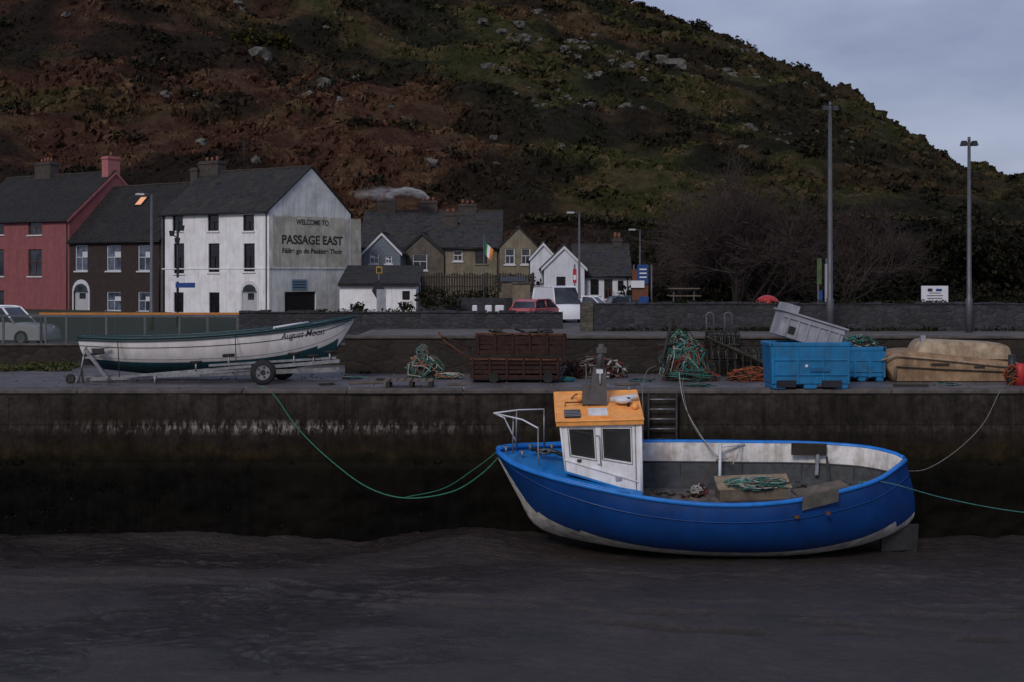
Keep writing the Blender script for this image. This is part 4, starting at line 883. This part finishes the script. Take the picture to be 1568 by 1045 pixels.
def beam(a,b,m=steel,t=.08,d=.10):
    a,b=Vector(a),Vector(b); ax=(b-a); y=V(0,1,0)*t; u=ax.cross(y).normalized()*d; o.ob(a-y/2-u/2,ax,y,u,m)
beam(P(112,582,38.9),P(235,577,38.6)); beam(P(235,577,38.3),P(520,553,38.3),d=.09); beam(P(235,575,40.2),P(520,553,40.2)); beam(P(235,579,38.3),P(235,575,40.2)); beam(P(112,580,39.2),P(520,566,39.2),d=.12)
beam(P(190,577,38.5),P(385,561,38.2),d=.07); beam(P(320,560,38.2),P(515,548,38.4),d=.06)
for px in (300,350,400,450,505): beam(P(px,568-(px-300)*.06,38.3),P(px,566-(px-300)*.06,40.2),d=.07)
for px,yb,yt in ((300,570,556),(350,565,545),(450,562,543),(480,560,546),(505,558,540)): o.tube([P(px,yb,38.3),P(px,yt,38.3)],.03,steel); o.tube([P(px-9,yt,38.3),P(px+9,yt-1,38.3)],.045,rubber,8)
o.tube([P(118,592,38.5),P(132,530,38.5)],.035,steel); beam(P(130,535,38.5),P(165,580,38.5),d=.09); o.tube([P(128,545,38.5),P(160,540,38.5)],.04,darkm); beam(P(122,552,38.5),P(128,590,38.5),darkm,.06,.05); o.box(P(150,538,38.4),(.3,.1,.12),darkm); o.tube([P(140,535,38.5),P(166,532,38.5)],.03,steel)
o.tube([P(238,576,38.2),P(236,590,38.2)],.03,steel)
o.tube([P(180,520,38.45),P(183,578,38.3)],.012,netd,4); o.tube([P(360,512,38.45),P(362,566,38.2)],.012,netd,4)
o.part('wheels')
def wheel(px,py,D,r,w=.2):
    c=P(px,py,D); c.z=max(c.z,r-.01) ; rw=[]
    for yy_,rr in ((-w/2,r*.6),(-w/2,r*.86),(-w*.36,r),(w*.36,r),(w/2,r*.86),(w/2,r*.6)): rw.append([c+V(rr*math.cos(a),yy_,rr*math.sin(a)) for a in np.linspace(0,2*math.pi,25)])
    o.loft(rw,rubber); o.tube([c+V(0,-w*.3,0),c+V(0,w*.3,0)],r*.62,steel,20); o.tube([c+V(0,-w*.42,0),c+V(0,-w*.3,0)],r*.22,darkm,10)
    for q in range(5): a=q*1.257; o.box(c+V(math.cos(a)*r*.4,-w*.305,math.sin(a)*r*.4),(.06,.01,.06),darkm)
wheel(403,574,37.95,.335); wheel(433,573,39.9,.335); wheel(108,588,38.4,.13,.08); wheel(403,574,40.4,.3)
o.done()

# ================================================================= QUAY CLUTTER
def gz(px,py): 
    D=CH*F/(py-HY); return V(px2x(px,D),D,0)
o=O('quay_ladder')
for px in (993,1036): o.tube([P(px,602,36.25),P(px,678,36.25),P(px,760,36.2)],.035,darkm)
for q in range(9): o.tube([P(993,612+q*15,36.25),P(1036,612+q*15,36.25)],.022,steel if q<4 else darkm)
o.done()
o=O('net_heap_on_pallet'); b=gz(625,592); 
for q in range(7): o.box(b+V(-.55+q*.19,.0,.17),(.14,.9,.025),wood)
for q in (-.5,.1,.6): o.box(b+V(q,0,.08),(.1,.9,.13),woodd)
c=gz(650,580); tangle(o,c+V(0,0,.2),(.50,.42,.42),[nett,netw,neto,ropeg,netg,netd,wood],110,.014,10,netd); tangle(o,c+V(-.05,0,.62),(.2,.2,.3),[ropeg,wood,nett],45,.013,10,netd); tangle(o,c+V(.6,0,.08),(.5,.35,.08),[nett,netw,neto],45,.013,10); o.done()
o=O('rusty_cart'); D=38.6; x0=px2x(722,D); x1=px2x(856,D)
def crate(x0,x1,y0,dp,z0,z1,m,rows=4):
    h=(z1-z0)/rows
    for r in range(rows):
        for yy_ in (y0,y0+dp): o.ob((x0+random.uniform(-.03,.03),yy_+random.uniform(-.01,.01),z0+r*h),(x1-x0+random.uniform(-.04,.04),0,random.uniform(-.03,.03)),(0,.04,0),(0,0,h-.03),m if r%2 else rust)
        for xx in (x0-.04,x1): o.ob((xx,y0,z0+r*h),(.04,0,0),(0,dp+.04,0),(0,0,h-.03),rust)
    for q in range(6): xx=x0+(x1-x0-.06)*q/5; o.ob((xx,y0-.05,z0-.02),(.06,0,0),(0,.03,0),(0,0,z1-z0+.04),rust)
    o.ob((x0,y0,z0-.03),(x1-x0,0,0),(0,dp,0),(0,0,.03),rust); o.ob((x0-.05,y0-.05,z1),(x1-x0+.1,0,-.02),(0,.06,0),(0,0,.05),rustl)
crate(x0,x1,D,1.3,.12,.62,rust); crate(px2x(730,D),px2x(866,D),D+.15,1.3,.78,1.30,rust)
for xx in (x0+.1,x1-.15): o.ob((xx,D+.1,.62),(.08,0,0),(0,.08,0),(0,0,.16),rust)
for xx in (x0+.6,x1-.3):
    for yy_ in (D-.04,D+1.35): o.tube([V(xx,yy_-.08,.14),V(xx,yy_,.14)],.14,rubber,14)
for q in range(14): o.tube([V(random.uniform(x0,x1),D+random.uniform(.1,1.2),1.2),V(random.uniform(x0,x1),D+random.uniform(.1,1.2),1.3+random.uniform(0,.16))],.03,random.choice((rustl,woodd,darkm,rust)),4)
o.tube([V(x0,D,.62),V(x0-.7,D,1.1),V(x0-.9,D+.2,1.35)],.03,rustl); o.tube([V(x0-.8,D,1.25),V(x0-.2,D+.3,1.0),V(x0,D+.3,.9)],.025,rust); o.tube([V(x0-.5,D,.95),V(x0-.95,D+.2,1.1)],.03,rust)
o.done()
o=O('scrap_chain_heap'); c=gz(910,578)
tangle(o,c+V(0,0,.10),(.85,.5,.42),[rustl,ropeg,netw,rust,netr,netd],130,.018,9,rust)
for q in range(40): p=c+V(random.uniform(-.9,.9),random.uniform(-.5,.1),random.uniform(.05,.46)); o.box(p,(random.uniform(.1,.45),.05,.05),random.choice((netw,rust,steel,darkm,rustl,netw)),R=Matrix.Rotation(random.uniform(-1,1),3,'Y'))
o.tube([c+V(-1.0,-.2,.0),c+V(-.95,-.2,.3),c+V(-.8,-.2,.3),c+V(-.75,-.2,0)],.025,steel); o.done()
o=O('fishing_net_pile'); c=gz(1048,582)
tangle(o,c+V(0,.1,.40),(.60,.52,.68),[nett,netg,netr,nett,netw,neto,netg,netd,netd],300,.014,12,netd); tangle(o,c+V(-.1,.2,1.0),(.38,.35,.34),[nett,netg,netw,netd],90,.013,9,netd); tangle(o,c+V(.1,-.3,.1),(.8,.4,.18),[nett,netg,netd,netr],80,.014,9)
for a_,b_ in (((1012,560,39),(1030,488,40)),((1030,488,40),(1050,520,40)),((1020,575,39),(1040,490,40.5)),((1008,530,39.4),(1060,522,39.6))): o.tube([P(*a_),P(*b_)],.05,woodd,5)
o.done()
o=O('lobster_pots')
for px,py,zb_,rz in ((1100,576,0,.2),(1150,578,0,-.1),(1112,574,.45,0),(1160,578,.4,.1),(1108,574,.85,.15),(1172,574,.0,.3)):
    b=gz(px,py); R=Matrix.Rotation(rz,3,'Z'); T=lambda a,bb,cc:b+V(0,.2,zb_)+R@V(a,bb,cc)
    for xx in (-.45,0,.45): o.tube([T(xx,.28*math.cos(t_),.02+.4*math.sin(t_)) for t_ in np.linspace(0,3.14,9)],.025,netd,5)
    for yy_,z2 in ((-.28,.02),(.28,.02),(0,.42),(-.2,.3),(.2,.3)): o.tube([T(-.45,yy_,z2),T(.45,yy_,z2)],.022,woodd,4)
    for q in range(18):
        xx=-.45+.9*q/17; o.tube([T(xx,.27*math.cos(t_),.02+.39*math.sin(t_)) for t_ in np.linspace(0,3.14,7)],.009,random.choice((netd,netd,ropeg)),3)
    for q in range(12):
        t_=3.14*q/11; o.tube([T(-.45,.27*math.cos(t_),.02+.39*math.sin(t_)),T(.45,.27*math.cos(t_),.02+.39*math.sin(t_))],.009,netd,3)
for q in range(14): o.box(P(1088+q*7,522+q*3.0,40.5),(.06,.8,.07),woodd,R=Matrix.Rotation(.1,3,'X'))
o.tube([P(1080,516,40.0),P(1185,564,40.0)],.045,woodd,4); o.tube([P(1085,520,40.9),P(1185,560,40.9)],.05,wood,4)
for q in range(8): o.tube([P(1090+q*12,522+q*5,40.0),P(1090+q*12,578,40.0)],.025,woodd,4)
o.done()
o=O('orange_net_heap'); tangle(o,gz(1150,583)+V(0,0,.06),(.62,.35,.28),[neto,neto,netr,rustl,netd],130,.013,10,rust); o.done()
def tub(name,c,w,d,h,m,rz=0):
    o=O(name); R=Matrix.Rotation(rz,3,'Z')
    o.taper(c+V(0,0,.12),w*.93,d*.93,w*.985,d*.985,h-.22,m,rz)
    o.part('rim'); 
    for sx_,sy_,ww,dd in ((0,-1,w,.1),(0,1,w,.1),(-1,0,.1,d),(1,0,.1,d)): o.box(c+R@V(sx_*(w/2-.05),sy_*(d/2-.05),h-.06),(ww+(.0 if sx_ else .02),dd,.12),m,rz)
    o.part('feet')
    for xx in (-.38,0,.38): o.box(c+R@V(xx*w,0,.06),(w*.16,d*.92,.12),m,rz)
    o.part('ribs')
    for xx in (-.47,-.16,.16,.47): o.taper(c+R@V(xx*w*.97,-d*.47,.12),.07,.06,.09,.07,h-.26,m,rz)
    o.box(c+R@V(0,-d*.485,h*.62),(w*.9,.05,.05),m,rz); o.box(c+R@V(0,-d*.48,h*.30),(w*.9,.05,.04),m,rz); return o
c=gz(1242,597)+V(0,.65,0); 
o=tub('blue_fish_tub',c,2.12,1.15,1.2,bluep,.03); o.part('marks'); o.box(c+V(-.1,-.59,.60),(.07,.012,.07),signw); o.box(c+V(.25,-.585,.5),(.5,.012,.1),M('faded_blue',(.01,.09,.22),.5)); 
for px in (1205,1275): o.box(c+V((px-1242)/60,-.55,.14),(.5,.06,.18),gdark)
o.done(.025)
o=tub('blue_fish_tub',gz(1330,586)+V(-.1,.8,0),1.3,1.1,.95,bluep); tangle(o,gz(1330,586)+V(-.1,.8,1.0),(.5,.4,.22),[netg,nett,netw,netd],90,.014,9,netd); o.done(.025)
o=O('grey_plastic_bin'); R=Matrix.Rotation(math.radians(17),3,'Y')@Matrix.Rotation(.1,3,'Z'); c=P(1236,508,37.2)
T=lambda a,b,cc:c+R@V(a,b,cc)
def tb(a,b,cc,w,d,h,m=greyp): o.box(T(a,b,cc),(w,d,h),m,R=R)
tb(0,-.42,0,1.65,.05,.62); tb(0,.42,0,1.65,.05,.62); tb(-.82,0,0,.05,.84,.62); tb(.82,0,0,.05,.84,.62); tb(0,0,-.3,1.65,.84,.04)
tb(0,0,.34,1.8,1.0,.05); tb(0,0,.38,1.5,.75,.03,darkm)
for q in np.linspace(-.7,.7,6): tb(q,-.46,-.02,.05,.04,.56)
tb(0,-.46,.2,1.66,.05,.05); tb(-.55,-.46,-.1,.18,.012,.2,darkm); tb(-.66,0,.45,.35,.8,.2)
o.done(.02)
o=O('upturned_tan_dinghy'); D0=39.9
def prof(pts,wd,rows_):
    c0=sum(p[0] for p in pts)/len(pts); c1=max(p[1] for p in pts); L=[]
    for yy_,sx_,sz_ in rows_:
        L.append([V(px2x(c0+(p[0]-c0)*sx_,D0),D0+yy_*wd,max(.02,(CH-(c1+(p[1]-c1)*sz_-HY)/F*D0))) for p in pts+[pts[0]]])
    return L
low=crom([V(a,0,b) for a,b in ((1350,572),(1345,556),(1350,544),(1364,536),(1395,534),(1450,540),(1500,546),(1545,552),(1549,562),(1545,576))],34)
low=[(p.x,p.z) for p in low]+[(1545,580),(1352,580)]
Lr=prof(low,1.0,[(-1.0,.95,.55),(-.97,.985,.8),(-.85,1,.93),(-.4,1,1),(.4,1,1),(.85,1,.93),(1,.95,.55)]); o.loft(Lr,tan); o.face(Lr[0][:-1],tan)
hi=crom([V(a,0,b) for a,b in ((1392,545),(1396,530),(1404,521),(1416,519),(1460,521),(1505,523),(1528,526),(1534,534),(1536,548))],30); hi=[(p.x,p.z) for p in hi]
Lr=prof(hi,.8,[(-1.0,.96,.2),(-.97,.985,.7),(-.85,1,.93),(-.4,1,1),(.4,1,1),(1,.95,.5)]); o.part('hull_bottom'); o.loft(Lr,tanl); o.face(Lr[0][:-1],tanl)
o.part('rub_rail'); o.tube([P(a,b,38.86) for a,b in ((1350,552),(1372,545),(1420,549),(1480,555),(1545,562))],.03,tanl,6); o.tube([P(a,b,38.86) for a,b in ((1372,562),(1440,566),(1540,570))],.02,woodd,5)
o.tube([P(1372,562,38.9),P(1370,584,38.9)],.05,wood); o.box(P(1413,520,39.4),(.13,.12,.22),greyp); o.box(P(1440,558,38.85),(.5,.02,.05),woodd); o.box(P(1500,562,38.85),(.3,.02,.04),woodd)
o.done()
o=O('red_gas_bottle'); c=gz(1562,590); o.tube([c,c+V(0,0,.5),c+V(0,0,.58)],[.14,.14,.08],redp,12); o.tube([c+V(-.15,.2,.0),c+V(-.15,.2,.8)],.10,darkm); tangle(o,c+V(-.1,.1,.2),(.3,.2,.3),[netd,netr,neto,netd],50,.014,8,netd); o.done()
o=O('coil_of_blue_rope'); tangle(o,gz(868,586)+V(0,.4,.05),(.25,.2,.06),[bluep,netg],25,.012,9); o.done()
o=O('loose_planks_and_rope')
for px,py,l,r_ in ((560,588,.9,.2),(590,583,.5,-.4),(700,590,.6,.1),(960,590,.7,.3),(1395,592,.9,-.1),(500,590,.4,.5)): q=gz(px,py); o.box(q+V(0,0,.03),(l,.12,.05),random.choice((wood,woodd)),r_)
for px,py in ((540,580),(985,584),(1070,592),(1450,590)): tangle(o,gz(px,py)+V(0,0,.02),(.4,.3,.04),[nett,ropeg,netd],14,.012,10)
o.done()
rv=[];rf=[];off=0
for q in range(260):
    D=random.uniform(36.7,42); X=random.uniform(-15,15); rock(X,D,random.uniform(.012,.04),0,0.0)
npmesh('quay_rubble',np.vstack(rv),np.vstack(rf),rm_)

# ================================================================= LIGHT / CAMERA
el=math.radians(34)
sun=bpy.data.lights.new('sun','SUN'); sun.energy=1.5; sun.angle=math.radians(14); sun.color=(1,.92,.84)
so=bpy.data.objects.new('sun',sun); col.objects.link(so)
d=V(-.34*math.cos(el),-.940*math.cos(el),math.sin(el)).normalized(); so.rotation_euler=d.to_track_quat('Z','Y').to_euler()
w=bpy.data.worlds.new('World'); sc.world=w; w.use_nodes=True; nt=w.node_tree; bg=nt.nodes['Background']
sk=nt.nodes.new('ShaderNodeTexSky'); sk.sky_type='NISHITA'; sk.sun_disc=False; sk.sun_elevation=el; sk.sun_rotation=math.atan2(d.x,d.y)
tc=nt.nodes.new('ShaderNodeTexCoord'); mp=nt.nodes.new('ShaderNodeMapping'); mp.inputs['Scale'].default_value=(1,1,2.8); nt.links.new(tc.outputs['Generated'],mp.inputs[0])
nz=nt.nodes.new('ShaderNodeTexNoise'); nz.inputs['Scale'].default_value=4.2; nz.inputs['Detail'].default_value=7; nz.inputs['Roughness'].default_value=.55; nt.links.new(mp.outputs[0],nz.inputs['Vector'])
rp=nt.nodes.new('ShaderNodeValToRGB'); nt.links.new(nz.outputs['Fac'],rp.inputs[0]); rp.color_ramp.elements[0].position=.35; rp.color_ramp.elements[0].color=(2.0,2.3,3.7,1); rp.color_ramp.elements[1].position=.65; rp.color_ramp.elements[1].color=(3.6,3.9,5.4,1)
mx=nt.nodes.new('ShaderNodeMix'); mx.data_type='RGBA'; mx.inputs[0].default_value=.85; nt.links.new(sk.outputs[0],mx.inputs[6]); nt.links.new(rp.outputs[0],mx.inputs[7]); nt.links.new(mx.outputs[2],bg.inputs[0]); bg.inputs[1].default_value=.1
cam=bpy.data.cameras.new('camera'); cam.lens=50.0; cam.sensor_width=36; cam.shift_y=-101.5/1568; cam.clip_end=5000; cam.clip_start=.5
co=bpy.data.objects.new('camera',cam); col.objects.link(co); co.location=(0,0,CH); co.rotation_euler=(math.radians(90),0,0); sc.camera=co
sc.view_settings.view_transform='Standard'; sc.view_settings.look='None'; sc.view_settings.exposure=0
